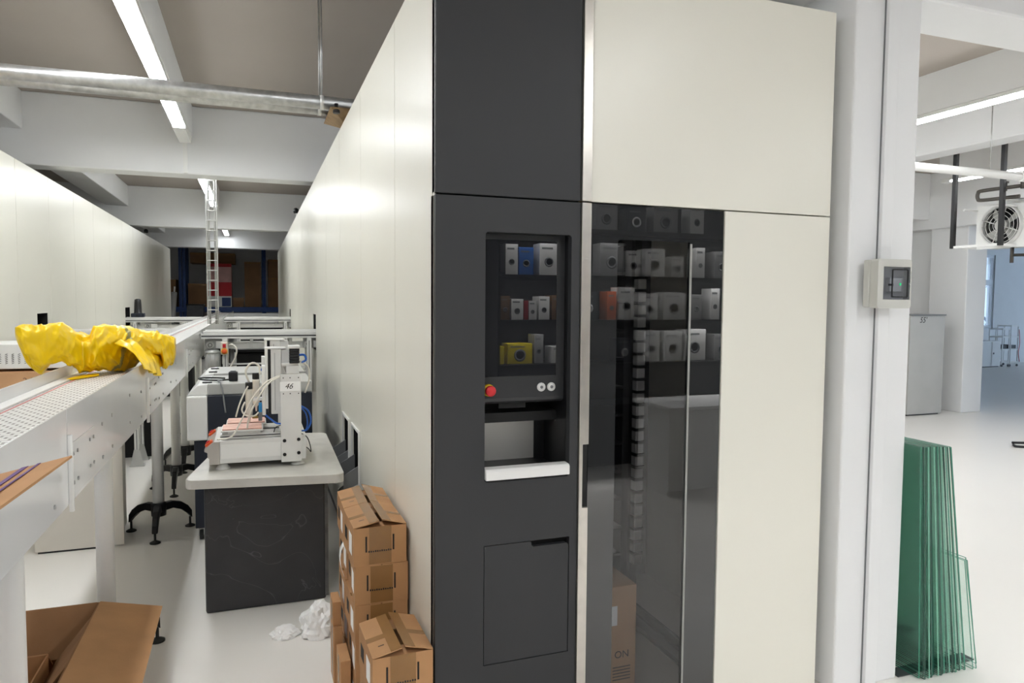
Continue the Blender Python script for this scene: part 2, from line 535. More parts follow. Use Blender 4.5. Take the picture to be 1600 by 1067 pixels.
# ------------------------------------------------------------------ strip lights
diff = mat('lit lamp diffuser', (255, 255, 255), .5, 0, 0, emit=(248, 251, 253), emit_s=LAMP)
diff_aisle = mat('lit lamp diffuser, newer tubes', (255, 255, 255), .5, 0, 0, emit=(248, 251, 253), emit_s=LAMP*1.5)  # same diffuser, emission raised to brighten floor and walls
def strip(x, y0, y1, label, z=3.18, dark=.12, diff=diff):
    t = thing('ceiling_light', label, 'ceiling light', (x, (y0+y1)/2, z), 'strip lights under the ceiling')
    B('housing', x-.058, x+.058, y0, y1, z+.012, z+.045, M['white'], t, .006)
    structure(B('ceiling_joist', x-.062, x+.064, y0-.1, y1+.03, z+.0455, CZ, M['plaster']))
    B('diffuser', x-.050, x+.050, y0+.12, y1-dark, z-.004, z+.0118, diff, t, .005)
    for ya, yb in ((y0, y0+.1195), (y1-dark+.0005, y1)):
        B('end_cap', x-.056, x+.056, ya, yb, z-.012, z+.0118, M['white'], t, .004)
    return t
strip(-.64, -3.5, 2.2, 'strip light over the aisle mouth, behind the camera', dark=.9, diff=diff_aisle)
strip(-.64, 2.6, 7.98, 'long white strip light above the covered belt conveyor', dark=.68, diff=diff_aisle)
strip(-.64, 8.32, 13.98, 'strip light above the wire cable ladder', dark=.68, diff=diff_aisle)
strip(-.64, 17.5, 19.38, 'strip light before the far storage opening')
strip(2.43, 2.6, 7.98, 'added strip light above the enclosure roof, next bay')  # unseen strip, added to light the store interior behind the door
strip(-3.7, -3.5, 2.2, 'added strip light left of the aisle mouth, behind the camera')  # unseen strip, added for more light from the camera side
strip(8.52, -3.5, 2.2, 'added strip light of the right hall, bay behind the camera, beside the partition')  # unseen strip, also added for more light from the camera side
strip(2.43, -3.5, 2.2, 'strip light before the dark kiosk front', dark=1.7, diff=diff_aisle)
strip(5.48, -3.5, 2.2, 'strip light of the right hall, bay before the pillar')
strip(5.48, 2.6, 7.98, 'strip light of the right hall, next to the pillar', diff=diff_aisle)
strip(8.52, 2.6, 6.9, 'strip light of the right hall, beyond the fan heater')

# trunking on the beam under the lights
for y in (8.0, 14.0):
    o = structure(B('trim_2', -.665, -.625, y-.018, y, 2.87, 3.19, M['white']))

# ------------------------------------------------------------------ dark service kiosk in the front
kx0, kx1 = .55, 1.065
ki = thing('service_kiosk', 'anthracite service kiosk with recessed screen, delivery hatch and lower flap', 'kiosk', (.81, FY, 0))
B('upper_panel', kx0, kx1, FY, FY+.05, 1.9445, PW, M['dark'], ki, .004)
plate('front_panel', rect(kx0, kx1, .02, 1.9395), [rect(.72, 1.032, .985, 1.826, .012), rect(.719, 1.036, .349, .767, .003)], XZ, FY, FY+.03, M['dark'], ki, .0015)
B('side_edge', kx0, kx0+.012, FY+.031, FY+.06, .02, 1.9395, M['dark'], ki)
# recess liner (frame-shaped tunnel), opening deeper below the screen
lin_ = MB()
lin_.box(.708, .7195, FY+.031, FY+.36, .97, 1.84)
lin_.box(1.0325, 1.044, FY+.031, FY+.36, .97, 1.84)
lin_.box(.7195, 1.0325, FY+.031, FY+.36, 1.828, 1.84)
lin_.build('recess_liner', M['black'], ki)
# screen bezel with rolled lower lip
bez = MB()
prof = [(FY+.055, 1.827), (FY+.055, 1.262), (FY+.058, 1.250), (FY+.068, 1.242), (FY+.095, 1.238), (FY+.095, 1.827)]
bez.prism(prof, lambda u, v, w: (w, u, v), .7205, 1.0315)
bezel = bez.build('screen_bezel', mat('charcoal bezel', (44, 45, 47), .4, 0, .05), ki)
B('screen', .730, 1.000, FY+.0515, FY+.0549, 1.336, 1.806, M['black_gloss'], ki, .001)
B('camera_bar', .80, .90, FY+.09, FY+.11, 1.221, 1.2375, M['blackm'], ki)
B('back_frame', .7205, 1.0315, FY+.12, FY+.36, 1.166, 1.20, M['blackm'], ki)
# hatch interior
B('hatch_back', .7205, .990, FY+.235, FY+.245, 1.0035, 1.165, mat('satin steel liner', (220, 218, 214), .34, .6, .05, 3.0), ki)
B('hatch_back_dark', .9905, 1.0315, FY+.232, FY+.245, .9985, 1.165, M['black'], ki)
B('hatch_floor', .7205, 1.0315, FY+.035, FY+.34, .975, .998, M['black'], ki)
B('hatch_mat', .755, .985, FY+.05, FY+.23, .9985, 1.003, M['rubber'], ki)
tr = MB()
pr = [(FY-.012, .992), (FY-.012, 1.022), (FY-.006, 1.030), (FY+.03, 1.032), (FY+.034, 1.026), (FY+.034, .992)]
tr.prism(pr, lambda u, v, w: (w, u, v), .7215, 1.0305)
tr.build('tray_rim', M['white'], ki, .004, 3)
B('tray_side_rim', .7215, .742, FY+.0345, FY+.15, .999, 1.012, M['white'], ki, .003)
# buttons
def ybutton(name, x, z, r, y0, y1, m, parent, dome=.3):
    h = y1-y0
    return MB().lathe([(r, 0), (r, h*.6), (r*.92, h*.85), (r*.6, h), (1e-6, h*1.02)], (0, 0, 0), 'y', 24).build(name, m, parent)
es = MB().lathe([(.021, 0), (.021, -.010), (.019, -.013), (1e-6, -.013)], (.748, FY+.0549, 1.292), 'y', 28).build('emergency_ring', M['yel'], ki)
MB().lathe([(.011, -.012), (.012, -.022), (.018, -.024), (.0185, -.034), (.016, -.038), (1e-6, -.039)], (.748, FY+.0549, 1.292), 'y', 28).build('emergency_knob', M['red'], es)
for x in (.945, .983):
    bt = MB().lathe([(.0155, 0), (.0155, -.004), (.0135, -.006), (.0115, -.0045), (.0105, -.0045), (.0095, -.006), (1e-6, -.006)], (x, FY+.0549, 1.296), 'y', 28).build('round_button', M['alu'], ki)
    MB().lathe([(.0055, 0), (.0055, -.0012), (1e-6, -.0012)], (x, FY+.0489, 1.296), 'y', 16).build('button_symbol', M['greym'], bt)
# lower flap with grip notch
flap = [(.7215, .3515), (1.0335, .3515), (1.0335, .738), (1.027, .745), (.900, .745), (.893, .752), (.893, .760), (.888, .7645), (.7215, .7645)]
plate('access_flap', flap, [], XZ, FY+.002, FY+.022, M['dark'], ki)
B('flap_recess', .715, 1.04, FY+.032, FY+.07, .34, .775, M['blackm'], ki)

# ------------------------------------------------------------------ smoked glass door with steel handle strip
d1 = bpy.data.objects.new('door_1', None); COL.objects.link(d1)
structure(d1, 'tall smoked glass door with a stainless handle strip')
gx0, gx1 = 1.106, 1.658
wx0, wx1 = 1.213, 1.522
plate('door_border', rect(gx0, gx1, .02, 1.9385), [rect(wx0, wx1, .06, 1.818, .012)], XZ, FY+.004, FY+.012, mat('black printed glass border', (42, 43, 44), .0, 0, 0, ior=1.75), d1)
B('door_glass', wx0-.004, wx1+.004, FY+.0045, FY+.0105, .055, 1.822, M['door_window'], d1)
B('door_back_frame', gx0+.01, wx0-.012, FY+.02, FY+.05, .02, 1.93, M['blackm'], d1)
B('door_back_frame', wx1+.012, gx1-.004, FY+.02, FY+.05, .02, 1.93, M['blackm'], d1)
B('glass_trim', wx1-.010, wx1-.001, FY+.0005, FY+.0038, .06, 1.812, mat('frosted glass trim', (150, 150, 147), .5, 0, .02), d1, .001)  # pale unlit trim line on the face of the door glass
B('handle_strip', 1.0675, 1.1035, FY-.008, FY+.03, 1.9445, PW, M['steel'], d1, .002)
st = [(1.0675, .02), (1.1035, .02), (1.1035, .867), (1.081, .867), (1.081, 1.094), (1.1035, 1.094), (1.1035, 1.9395), (1.0675, 1.9395)]
plate('handle_strip', st, [], XZ, FY-.008, FY+.02, M['steel'], d1, .0015)
B('handle_recess', 1.0815, 1.1055, FY+.006, FY+.03, .868, 1.093, M['blackm'], d1)

# behind the door: gantry of the store
gx = 1.205
ch = thing('cable_chain', 'ribbed black and silver cable chain hanging behind the smoked door', 'cable chain', (1.63, 2.80, 0))
for i in range(23):
    z = .40 + i*.057
    MB().box(1.606, 1.648, 2.78, 2.82, z, z+.045).build('chain_link', M['alu'], ch, .004)
    B('chain_joint', 1.602, 1.652, 2.776, 2.8195, z+.0455, z+.0565, M['blackm'], ch)
B('chain_mast', 1.61, 1.645, 2.8205, 2.85, 0, 2.2, M['black'], ch)
sh = thing('picking_shelf', 'dark shelf rack with ledges behind the smoked door', 'shelf', (1.42, 3.0, 0))
for x in (1.24, 1.59):
    B('side_panel', x-.008, x+.008, 2.86, 3.40, .0, 2.3, M['greyd'], sh)
for i in range(13):
    B('ledge', 1.2485, 1.5815, 2.86, 3.40, .42+i*.13, .432+i*.13, M['greyd'], sh)
B('side_panel', 1.2485, 1.5815, 3.401, 3.41, .0, 2.3, M['black'], sh)
ra = thing('floor_rail', 'double guide rail running back along the floor behind the smoked door', 'rail', (1.7, 2.9, 0))
for dx in (0, .06):
    MB().box(1.75+dx, 1.77+dx, 2.34, 3.5, .0065, .05).build('rail_bar', M['greym'], ra, .003)
B('rail_base', 1.73, 1.85, 2.33, 3.52, 0, .006, M['greym'], ra)
cb = thing('tall_carton', 'tall brown carton lettered ON standing inside the smoked door', 'carton', (1.36, 2.6, 0))
B('carton_body', 1.27, 1.449, 2.48, 2.78, .002, .449, mat('pale kraft carton', (196, 156, 116), .8, 0, .05, 6.0), cb, .002)
B('carton_label', 1.335, 1.362, 2.4792, 2.4799, .29, .37, M['paper'], cb)
text('lettering', 'ON', .042, face_minus_y(1.385, 2.4795, .165), M['print'], cb)
for k in range(5):
    B('print_line', 1.345, 1.425, 2.4792, 2.4799, .06+k*.013, .064+k*.013, M['print'], cb)

# ------------------------------------------------------------------ electrical box on the pillar
eb = thing('breaker_box', 'light grey breaker box with smoked cover and green lamp on the pillar', 'breaker box', (2.36, 2.19, 1.58))
ebm = mat('grey polycarbonate', (196, 196, 190), .4, 0, .02)
B('back_shell', 2.270, 2.452, 2.145, 2.1775, 1.583, 1.770, ebm, eb, .006)
plate('front_shell', rect(2.274, 2.448, 1.580, 1.772, .01), [rect(2.303, 2.441, 1.614, 1.742)], XZ, 2.108, 2.1445, ebm, eb, .004)
B('inner_plate', 2.303, 2.441, 2.138, 2.144, 1.614, 1.742, M['grey'], eb)
B('breaker', 2.345, 2.412, 2.118, 2.137, 1.645, 1.70, M['grey'], eb, .002)
B('breaker_lever', 2.338, 2.36, 2.113, 2.1175, 1.668, 1.676, M['black'], eb)
B('indicator_lamp', 2.396, 2.403, 2.1150, 2.1178, 1.670, 1.679, M['green_led'], eb)
plate('cover_ring', rect(2.343, 2.428, 1.622, 1.734, .006), [rect(2.348, 2.423, 1.627, 1.729, .005)], XZ, 2.104, 2.107, M['black'], eb)
B('cover', 2.304, 2.440, 2.1075, 2.110, 1.615, 1.741, M['smoke'], eb)
MB().lathe([(.005, 0), (.005, -.004), (1e-6, -.004)], (2.433, 2.1074, 1.677), 'y', 12).build('cover_latch', M['greym'], eb)

# ------------------------------------------------------------------ leaning glass sheets
NG = 20
edges_ = [M['pane_edge'], mat('dark green glass edge', (22, 72, 58), .15, 0, .1, 12.0), mat('light green glass edge', (110, 168, 146), .15, 0, .1, 12.0)]
def pane_mesh(h, L, th, edge=M['pane_edge']):
    mb = MB()
    c = .0006
    # big faces clear, rim faces green
    vs = [(x, y, z) for z in (0, h) for y in (0, L) for x in (0, th)]
    mb.add(vs, [(0, 4, 6, 2), (1, 3, 7, 5)], 0)
    mb.add(vs, [(0, 2, 3, 1), (4, 5, 7, 6), (0, 1, 5, 4), (2, 6, 7, 3)], 1)
    return mb.mesh('glass_sheet', [M['pane'], edge])
big_panes = [pane_mesh(1.0, .58, .0075, e) for e in edges_]
small_pane = pane_mesh(.50, .22, .006)
for i in range(NG):
    t = i/(NG-1)
    xb = 2.635 + .265*t
    xt = 2.592 + .16*t + .0
    jit = random.Random(i).uniform(-.012, .012)
    o = link('glass_sheet', big_panes[(0, 1, 1, 2, 1, 0, 1, 2, 1, 1, 0, 1, 2, 1, 0, 1, 1, 2, 0, 1)[i]])
    h = math.sqrt(max(.5, 1.0))
    ang = math.asin((xb-xt)/1.0)
    o.location = (xb, 2.150+jit, .006)
    o.rotation_euler = (0, -ang, 0)
    if i == 0:
        tag(o, 'first green glass sheet of the leaning stack, next to the pillar', 'glass sheet', 'tall glass sheets leaning at the pillar')
    elif i == NG-1:
        tag(o, 'outermost tall green glass sheet of the leaning stack, beside the small sheets', 'glass sheet', 'tall glass sheets leaning at the pillar')
    else:
        tag(o, 'tall glass sheet with %s green edge inside the leaning stack' % ('mid', 'dark', 'pale')[(0, 1, 1, 2, 1, 0, 1, 2, 1, 1, 0, 1, 2, 1, 0, 1, 1, 2, 0, 1)[i]], 'glass sheet', 'tall glass sheets leaning at the pillar')
for i, xb in enumerate((2.925, 2.945, 2.985)):
    o = link('glass_sheet', small_pane)
    o.location = (xb, 2.135+.03*(i == 2), .006)
    o.rotation_euler = (0, -math.asin((.08, .085, .095)[i]/.5), 0)
    tag(o, ('low clear glass sheet closest to the tall green sheets', 'middle one of the low clear glass sheets', 'outermost low clear glass sheet, standing apart from the stack')[i], 'glass sheet', 'low glass sheets')
tag(MB().box(2.57, 3.02, 2.20, 2.26, 0, .0055).box(2.57, 3.02, 2.50, 2.56, 0, .0055).box(2.57, 2.60, 2.26, 2.50, 0, .0055).build('floor_pad', M['greyd']), 'thin grey pad on the floor under the glass sheets', 'pad')

# ------------------------------------------------------------------ parcel cartons along the panel wall
CW, CD, CH = .20, .268, .149
def carton(lift, sag):
    """carton with its base centre at the origin; front face towards -Y"""
    t = thing('parcel_carton', 'x', 'carton', (0, 0, 0), 'parcel cartons stacked along the panel wall')
    x0, x1, y0, y1, h = -CW/2, CW/2, -CD/2, CD/2, CH-.004
    body = MB()
    th = .003
    body.box(x0, x1, y0, y0+th, 0, h); body.box(x0, x1, y1-th, y1, 0, h)
    body.box(x0, x0+th, y0+th, y1-th, 0, h); body.box(x1-th, x1, y0+th, y1-th, 0, h)
    body.box(x0+th, x1-th, y0+th, y1-th, 0, th)
    body.box(x0+th, x1-th, y0+th, y0+th+.07, h-.006, h-.003)
    body.box(x0+th, x1-th, y1-th-.07, y1-th, h-.006, h-.003)
    bo = body.build('carton_body', M['card'], t)
    W = CW/2-.0025
    for s, l in ((-1, lift), (1, sag)):
        c, sn = math.cos(math.atan2(l, W)), math.sin(math.atan2(l, W))
        def P(u, v, w, s=s, c=c, sn=sn):
            return (s*(CW/2 - u*c) , v, h + u*sn + w)
        fl = MB()
        fl.prism([(0, y0), (W, y0), (W, y1), (0, y1)], lambda u, v, w: P(u, v, w), 0, .0035)
        f = fl.build('top_flap', M['card'], t)
        tp = MB()
        tp.prism([(W-.036, y0), (W, y0), (W, y1), (W-.036, y1)], lambda u, v, w: P(u, v, w), .0036, .0041)
        tp.build('tape', M['tape'], f)
        tp = MB()
        tp.prism([(0, -.03), (W-.036, -.03), (W-.036, .0), (0, .0)], lambda u, v, w: P(u, v, w), .0036, .0041)
        tp.build('tape', M['tape'], f)
        if s < 0:
            MB().prism([(.03, -.075), (.05, -.075), (.05, -.070), (.03, -.070)], lambda u, v, w: P(u, v, w), .0036, .0040).build('print_mark', M['print'], f)
    B('front_tape', -.042, .042, y0-.0008, y0-.0001, .004, h, M['tape'], bo)
    for x in (-.053, .050):
        B('print_bar', x-.003, x+.003, y0-.0012, y0-.0002, .052, .112, M['print'], bo)
    for k in range(11):
        B('print_mark', -.045+k*.0082, -.040+k*.0082, y0-.0014, y0-.0009, .050, .057-(k % 3)*.001, M['print'], bo)
    for k, (ya, yb, za, zb) in enumerate(((-.09, -.02, .03, .11), (.03, .09, .05, .10))):
        B('side_label', x0-.0008, x0-.0001, ya, yb, za, zb, M['paper'] if k == 0 else M['print'], bo)
    return t
raised = carton(.020, .026)
closed = carton(.0, .0)
def put(src, x, y, z, rz, label, first=[]):
    if src.name not in first:
        first.append(src.name); r = src
    else:
        r = copy_tree(src)
    r.location = (x, y, z); r.rotation_euler = (0, 0, rz)
    r['label'] = label
    return r
cx_ = .44
names = ('bottom', 'fourth from the top', 'middle', 'second from the top', 'topmost with raised flaps')
for (yy, st, top, n) in ((2.775, 'tall front stack', raised, 5), (3.046, 'tall rear stack by the chute', raised, 5)):
    for i in range(n):
        rz = math.radians(((3, -1.2, .8, -1.5, 1.2) if st.startswith('tall front') else (1.5, 1, -1, .6, -.8))[i])
        dx = (0, .004, -.003, .003, -.002)[i]
        if i == n-1:
            put(raised, cx_+dx-.006, yy, i*(CH+.0005), rz, 'brown parcel carton, topmost of the %s, flaps lifted' % st)
        else:
            put(closed, cx_+dx, yy, i*(CH+.0005), rz, 'taped brown parcel carton, %s in the %s' % (('bottom', 'second from below', 'third from below', 'second from the top')[i], st))
for i in range(3):
    if i == 2:
        put(raised, .437, 2.365+.0, i*(CH+.0005), math.radians(1.5), 'brown parcel carton with lifted flaps, topmost of the low stack by the kiosk')
    else:
        put(closed, .44, 2.37, i*(CH+.0005), math.radians((-1, 1)[i]), ('bottom', 'middle')[i]+' brown parcel carton of the low stack beside the dark kiosk')
for i, (x, y, w, d, h, z) in enumerate(((.306, 2.98, .036, .13, .25, 0), (.3035, 2.985, .034, .11, .10, .2505), (.314, 2.80, .040, .15, .20, 0))):
    t = thing('flat_carton', ('slim brown carton standing against the tall carton stacks', 'short slim carton on top of another slim carton by the stacks', 'low slim brown carton leaning at the front tall stack')[i], 'carton', (x, y, z), 'slim cartons at the foot of the stacks')
    B('carton_body', x-w/2, x+w/2-.001, y-d/2, y+d/2, z, z+h, M['card'], t, .002)
    B('tape', x-w/2-.0006, x-w/2-.0001, y-.02, y+.02, z+.01, z+h-.01, M['tape'], t)
# paper strip hanging off the stack
ps = MB()
ptl = [(.331, .60), (.318, .575), (.314, .54), (.318, .50), (.329, .465)]
for a, b in zip(ptl[:-1], ptl[1:]):
    ps.add([(a[0], 2.90, a[1]), (a[0], 2.945, a[1]), (b[0], 2.945, b[1]), (b[0], 2.90, b[1])], [(0, 1, 2, 3)], 0, True)
o = tag(ps.build('paper_strip', M['paper']), 'curled white paper strip hanging from the tall carton stack', 'paper')
s = o.modifiers.new('thick', 'SOLIDIFY'); s.thickness = .0012

# crumpled white paper on the floor
def crumple(name, x, y, sx, sy, sz, seed, label):
    bm = bmesh.new()
    bmesh.ops.create_icosphere(bm, subdivisions=4, radius=1)
    for v in bm.verts:
        p = v.co.copy()
        n = mnoise.noise(p*1.6+Vector((seed, 0, 0)))*.5
        r = 1-abs(mnoise.noise(p*3.1+Vector((0, seed, 3))))*1.1
        r2 = 1-abs(mnoise.noise(p*6.5+Vector((0, seed, 7))))*.8
        k = .55+n*.5+r*.32+r2*.14
        v.co = Vector((p.x*k*sx, p.y*k*sy, max(-.25, p.z*k)*sz))
    zmin = min(v.co.z for v in bm.verts)
    for v in bm.verts:
        v.co += Vector((x, y, -zmin+.001))
    me = bpy.data.meshes.new(name); bm.to_mesh(me); bm.free()
    me.materials.append(M['paper'])
    return tag(link(name, me), label, 'paper')
crumple('crumpled_paper', .27, 3.44, .095, .10, .115, 3.3, 'crumpled white packing paper heaped beside the carton stacks')
crumple('crumpled_paper', .115, 3.45, .068, .055, .04, 8.1, 'flat torn scrap of white paper beside the crumpled heap')

# ------------------------------------------------------------------ large open carton under the conveyor
oc = thing('open_carton', 'large open brown carton with a flap folded outwards under the conveyor', 'carton', (-.83, 2.9, 0))
ox0, ox1, oy0, oy1, oz = -1.03, -.608, 2.52, 3.222, .36
t_ = .006
ob = MB()
ob.box(ox0, ox1, oy0, oy0+t_, 0, oz); ob.box(ox0, ox1, oy1-t_, oy1, 0, oz)
ob.box(ox0, ox0+t_, oy0+t_, oy1-t_, 0, oz); ob.box(ox1-t_, ox1, oy0+t_, oy1-t_, 0, oz)
ob.box(ox0+t_, ox1-t_, oy0+t_, oy1-t_, 0, t_)
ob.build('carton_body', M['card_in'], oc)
def quad_flap(name, a, b, c, d, parent, m=M['card'], th=.005):
    a, b, c, d = map(Vector, (a, b, c, d))
    n = (b-a).cross(d-a).normalized()*th
    mb = MB()
    mb.add([a, b, c, d, a+n, b+n, c+n, d+n], [(3, 2, 1, 0), (4, 5, 6, 7), (0, 1, 5, 4), (1, 2, 6, 5), (2, 3, 7, 6), (3, 0, 4, 7)])
    return mb.build(name, m, parent)
quad_flap('side_flap', (ox1, oy0+.01, oz), (ox1+.235, oy0+.05, oz-.06), (ox1+.225, oy1+.015, oz-.06), (ox1, oy1-.005, oz), oc)
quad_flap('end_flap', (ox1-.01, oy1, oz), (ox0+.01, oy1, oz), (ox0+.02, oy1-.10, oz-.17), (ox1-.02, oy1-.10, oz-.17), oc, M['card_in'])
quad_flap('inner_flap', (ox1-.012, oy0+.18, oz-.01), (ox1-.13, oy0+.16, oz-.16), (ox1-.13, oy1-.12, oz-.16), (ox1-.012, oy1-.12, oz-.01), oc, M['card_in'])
quad_flap('near_flap', (ox0+.02, oy0, oz), (ox1-.015, oy0, oz), (ox1-.03, oy0-.10, oz-.02), (ox0+.04, oy0-.10, oz-.02), oc, M['card'])

ic = thing('inner_carton', 'smaller open brown carton lying inside the large open carton', 'carton', (-.85, 2.75, .01))
ib = MB()
for (a, b, c, d) in ((-1.0, -.74, 2.56, 2.566), (-1.0, -.74, 2.994, 3.0), (-1.0, -.994, 2.567, 2.993), (-.746, -.74, 2.567, 2.993)):
    ib.box(a, b, c, d, .008, .27)
ib.box(-.993, -.747, 2.567, 2.993, .008, .014)
ib.build('carton_body', M['card'], ic)
quad_flap('end_flap', (-.998, 2.994, .271), (-.742, 2.994, .271), (-.742, 3.06, .20), (-.998, 3.06, .20), ic, M['card'])

# carton with purple stripes beside the conveyor, only its flap reaches into view
sc_ = thing('striped_carton', 'brown carton with purple stripes, one flap sticking out past the conveyor', 'carton', (-.7, 1.2, 0))
B('carton_body', -.98, -.462, .92, 1.50, 0, 1.275, M['card'], sc_, .003)
H0, H1, T0, T1 = Vector((-.460, .93, 1.272)), Vector((-.460, 1.495, 1.272)), Vector((-.345, .95, 1.305)), Vector((-.322, 1.50, 1.303))
fl = quad_flap('side_flap', H0, T0, T1, H1, sc_, M['card'], .004)
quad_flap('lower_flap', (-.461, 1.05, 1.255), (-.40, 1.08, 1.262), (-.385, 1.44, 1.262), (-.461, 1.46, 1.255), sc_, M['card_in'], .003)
for s0, s1 in ((.42, .50), (.60, .64)):
    up_ = Vector((0, 0, .0046))
    quad_flap('print_stripe', H0.lerp(T0, s0)+up_, H0.lerp(T0, s1)+up_, H1.lerp(T1, s1)+up_, H1.lerp(T1, s0)+up_, fl, M['purple'], .0008)

# ------------------------------------------------------------------ desk and dispensing robot
dk = thing('work_desk', 'worn grey topped work desk on a charcoal pedestal, robot standing on it', 'desk', (.05, 4.2, 0))
corners = [(-.335, 3.70), (.415, 3.60), (.43, 4.78), (-.16, 4.87)]
def round_poly(P, r, n=5):
    out = []
    for i in range(len(P)):
        p, a, b = Vector(P[i]), Vector(P[i-1]), Vector(P[(i+1) % len(P)])
        u, v = (a-p).normalized(), (b-p).normalized()
        for k in range(n+1):
            t = k/n
            s = p + u*r*(1-t)**2 + v*r*t**2
            out.append((s.x, s.y))
    return out
plate('table_top', round_poly(corners, .055), [], XY, .675, .72, M['tabletop'], dk, .006)
MB().box(-.253, .34, 3.817, 4.60, 0, .675).build('pedestal', M['desk'], dk, .012)
B('pedestal_edge', .335, .352, 3.815, 3.83, .02, .66, mat('scuffed metal edge', (96, 96, 96), .4, .4, .3, 20.0), dk)

rb = thing('dispensing_robot', 'white benchtop dispensing robot with two pink work plates on the desk', 'robot', (0, 4.1, .72))
RY0, RY1 = 3.868, 4.33
T = .72
for x in (-.165, .205):
    for y in (RY0+.04, RY1-.06):
        MB().lathe([(.036, 0), (.036, .006), (.030, .012), (.022, .022), (.016, .036)], (x, y, T+.0005), 'z', 20).build('foot', M['alu'], rb)
base = MB()
base.prism([(-.178, .755), (.245, .755), (.245, .868), (.19, .868), (.19, .872), (-.178, .872)], XZ, RY0, RY1)
bs = base.build('base', M['aluw'], rb, .004)
B('base_panel', -.172, .118, RY0-.003, RY0-.0002, .778, .852, M['white'], bs, .001)
nose = MB()
nose.prism([(-.228, .752), (-.1785, .752), (-.1785, .868), (-.205, .868), (-.250, .832), (-.250, .822), (-.236, .815), (-.236, .79), (-.228, .785)], XZ, RY0-.002, RY1+.002)
nose.build('front_console', mat('raw aluminium end plate', (178, 174, 168), .38, .3, .04, 6.0), rb)
for k, y in enumerate((RY0+.055, RY1-.10)):
    sw = MB()
    sw.box(-.02, .02, -.022, .022, 0, .012, 0, Matrix.Translation((-.2275, y, .850)) @ Matrix.Rotation(math.radians(-38.7), 4, 'Y'))
    s_ = sw.build('rocker_housing', M['orange'], rb, .002)
    sw = MB()
    sw.box(-.009, .009, -.010, .010, .012, .018, 0, Matrix.Translation((-.2275, y, .850)) @ Matrix.Rotation(math.radians(-38.7), 4, 'Y'))
    sw.build('rocker', M['redbox'], s_)
# stages
for k, y in enumerate((RY0+.09, RY0+.29)):
    B('stage_rail', -.176, .12, y-.045, y+.045, .8725, .897, M['alu'], rb, .002)
    B('rail_slot', -.177, .119, y-.0456, y-.0451, .882, .887, M['black'], rb)
    B('carriage', -.14+.02*k, .02+.02*k, y-.055, y+.055, .8975, .913, M['white'], rb, .002)
    xo = .018*k
    pl_ = B('work_plate', -.172+xo, .032+xo, y-.082, y+.082, .9135, .922, M['alu'], rb, .002)
    for j in range(3):
        B('pad_strip', -.166+xo, .026+xo, y-.076+j*.052, y-.030+j*.052, .9223, .930, M['pink'], pl_, .002)
# columns and gantry
for k, y in enumerate((RY0-.012, RY1-.005)):
    col_ = B('column', .120, .223, y, y+.022, .745, 1.205, M['aluw'], rb, .002)
    B('column_web', .205, .222, y+.0225 if k == 0 else y-.05, y+.06 if k == 0 else y-.0005, .745, 1.19, M['aluw'], rb)
    if k == 0:
        for bx, bz in ((.137, .785), (.208, .79), (.137, .855+.003), (.208, .861)):
            MB().lathe([(.009, 0), (.009, -.003), (.005, -.003), (.005, -.001), (1e-6, -.001)], (bx, y-.0001, bz), 'y', 18).build('bolt', M['black'], col_)
        for bx in (.134, .168, .210):
            for bz in (1.188, 1.105):
                MB().lathe([(.003, 0), (.003, -.002), (1e-6, -.002)], (bx, y-.0001, bz), 'y', 10).build('screw', M['black'], col_)
        B('paper_label', .117, .219, y-.0012, y-.0003, 1.118, 1.168, M['paper'], col_)
        text('lettering', '46', .04, face_minus_y(.160, y-.0013, 1.143), M['print'], col_, .35)
B('rear_plate', .2235, .247, RY0+.02, RY1, .76, .88, M['white'], rb, .002)
B('gantry_beam', .150, .215, RY0+.012, RY1-.008, 1.205, 1.250, M['aluw'], rb, .003)
B('beam_cover', .128, .212, RY0+.012, RY1-.008, 1.2505, 1.262, M['white'], rb, .002)
# z axes: one near, one behind
for k, y in enumerate((RY0+.10, RY0+.29)):
    z0, z1 = (.99, 1.335) if k == 0 else (1.02, 1.37)
    zx = B('z_axis', .075, .128, y-.04, y+.04, z0, z1, M['aluw'], rb, .003)
    B('axis_groove', .0935, .0955, y-.0412, y-.0402, z0+.02, z1-.02, M['greym'], zx)
    B('motor_block', .1285, .172, y-.035, y+.035, z1-.095, z1-.004, M['alu'], rb, .002)
    B('axis_cap', .045, .150, y-.046, y+.046, z1, z1+.008, M['white'], rb, .002)
    B('axis_bracket', .048, .060, y-.043, y+.043, z0+.03, z1, M['white'], zx, .001)
    B('tool_plate', .030, .0475, y-.038, y+.038, z0-.005, z1-.09, M['white'], rb, .002)
    B('black_slot', .0602, .0745, y-.03, y+.03, z0+.005, z1-.005, M['black'], zx)
# dispensing valve with barrel
for k, (x, y, z) in enumerate(((-.035, RY0+.10, 1.06), (.0, RY0+.29, 1.09))):
    v_ = MB()
    v_.lathe([(.004, -.115), (.006, -.09), (.016, -.075), (.018, -.06), (.018, .045), (.020, .05), (.020, .06), (.012, .064)], (x, y, z), 'z', 18)
    vb = v_.build('dispensing_barrel', M['hose'], rb)
    MB().lathe([(.0185, 0), (.0185, .03), (.017, .034)], (x, y, z+.0645), 'z', 18).build('barrel_cap', M['black'], vb)
    B('valve_arm', x+.0205, .0295, y-.014, y+.014, z-.0, z+.018, M['aluw'], rb, .002)
B('air_valve', .012, .0292, RY0+.075, RY0+.10, 1.00, 1.05, M['bluebox'], rb, .002)
B('valve_block', .010, .0292, RY0+.07, RY0+.11, .955, .9995, M['greym'], rb, .002)
MB().cyl((-.02, RY0+.08, .975), (.0095, RY0+.08, .975), .007, 12).build('fitting', M['brass'], rb)
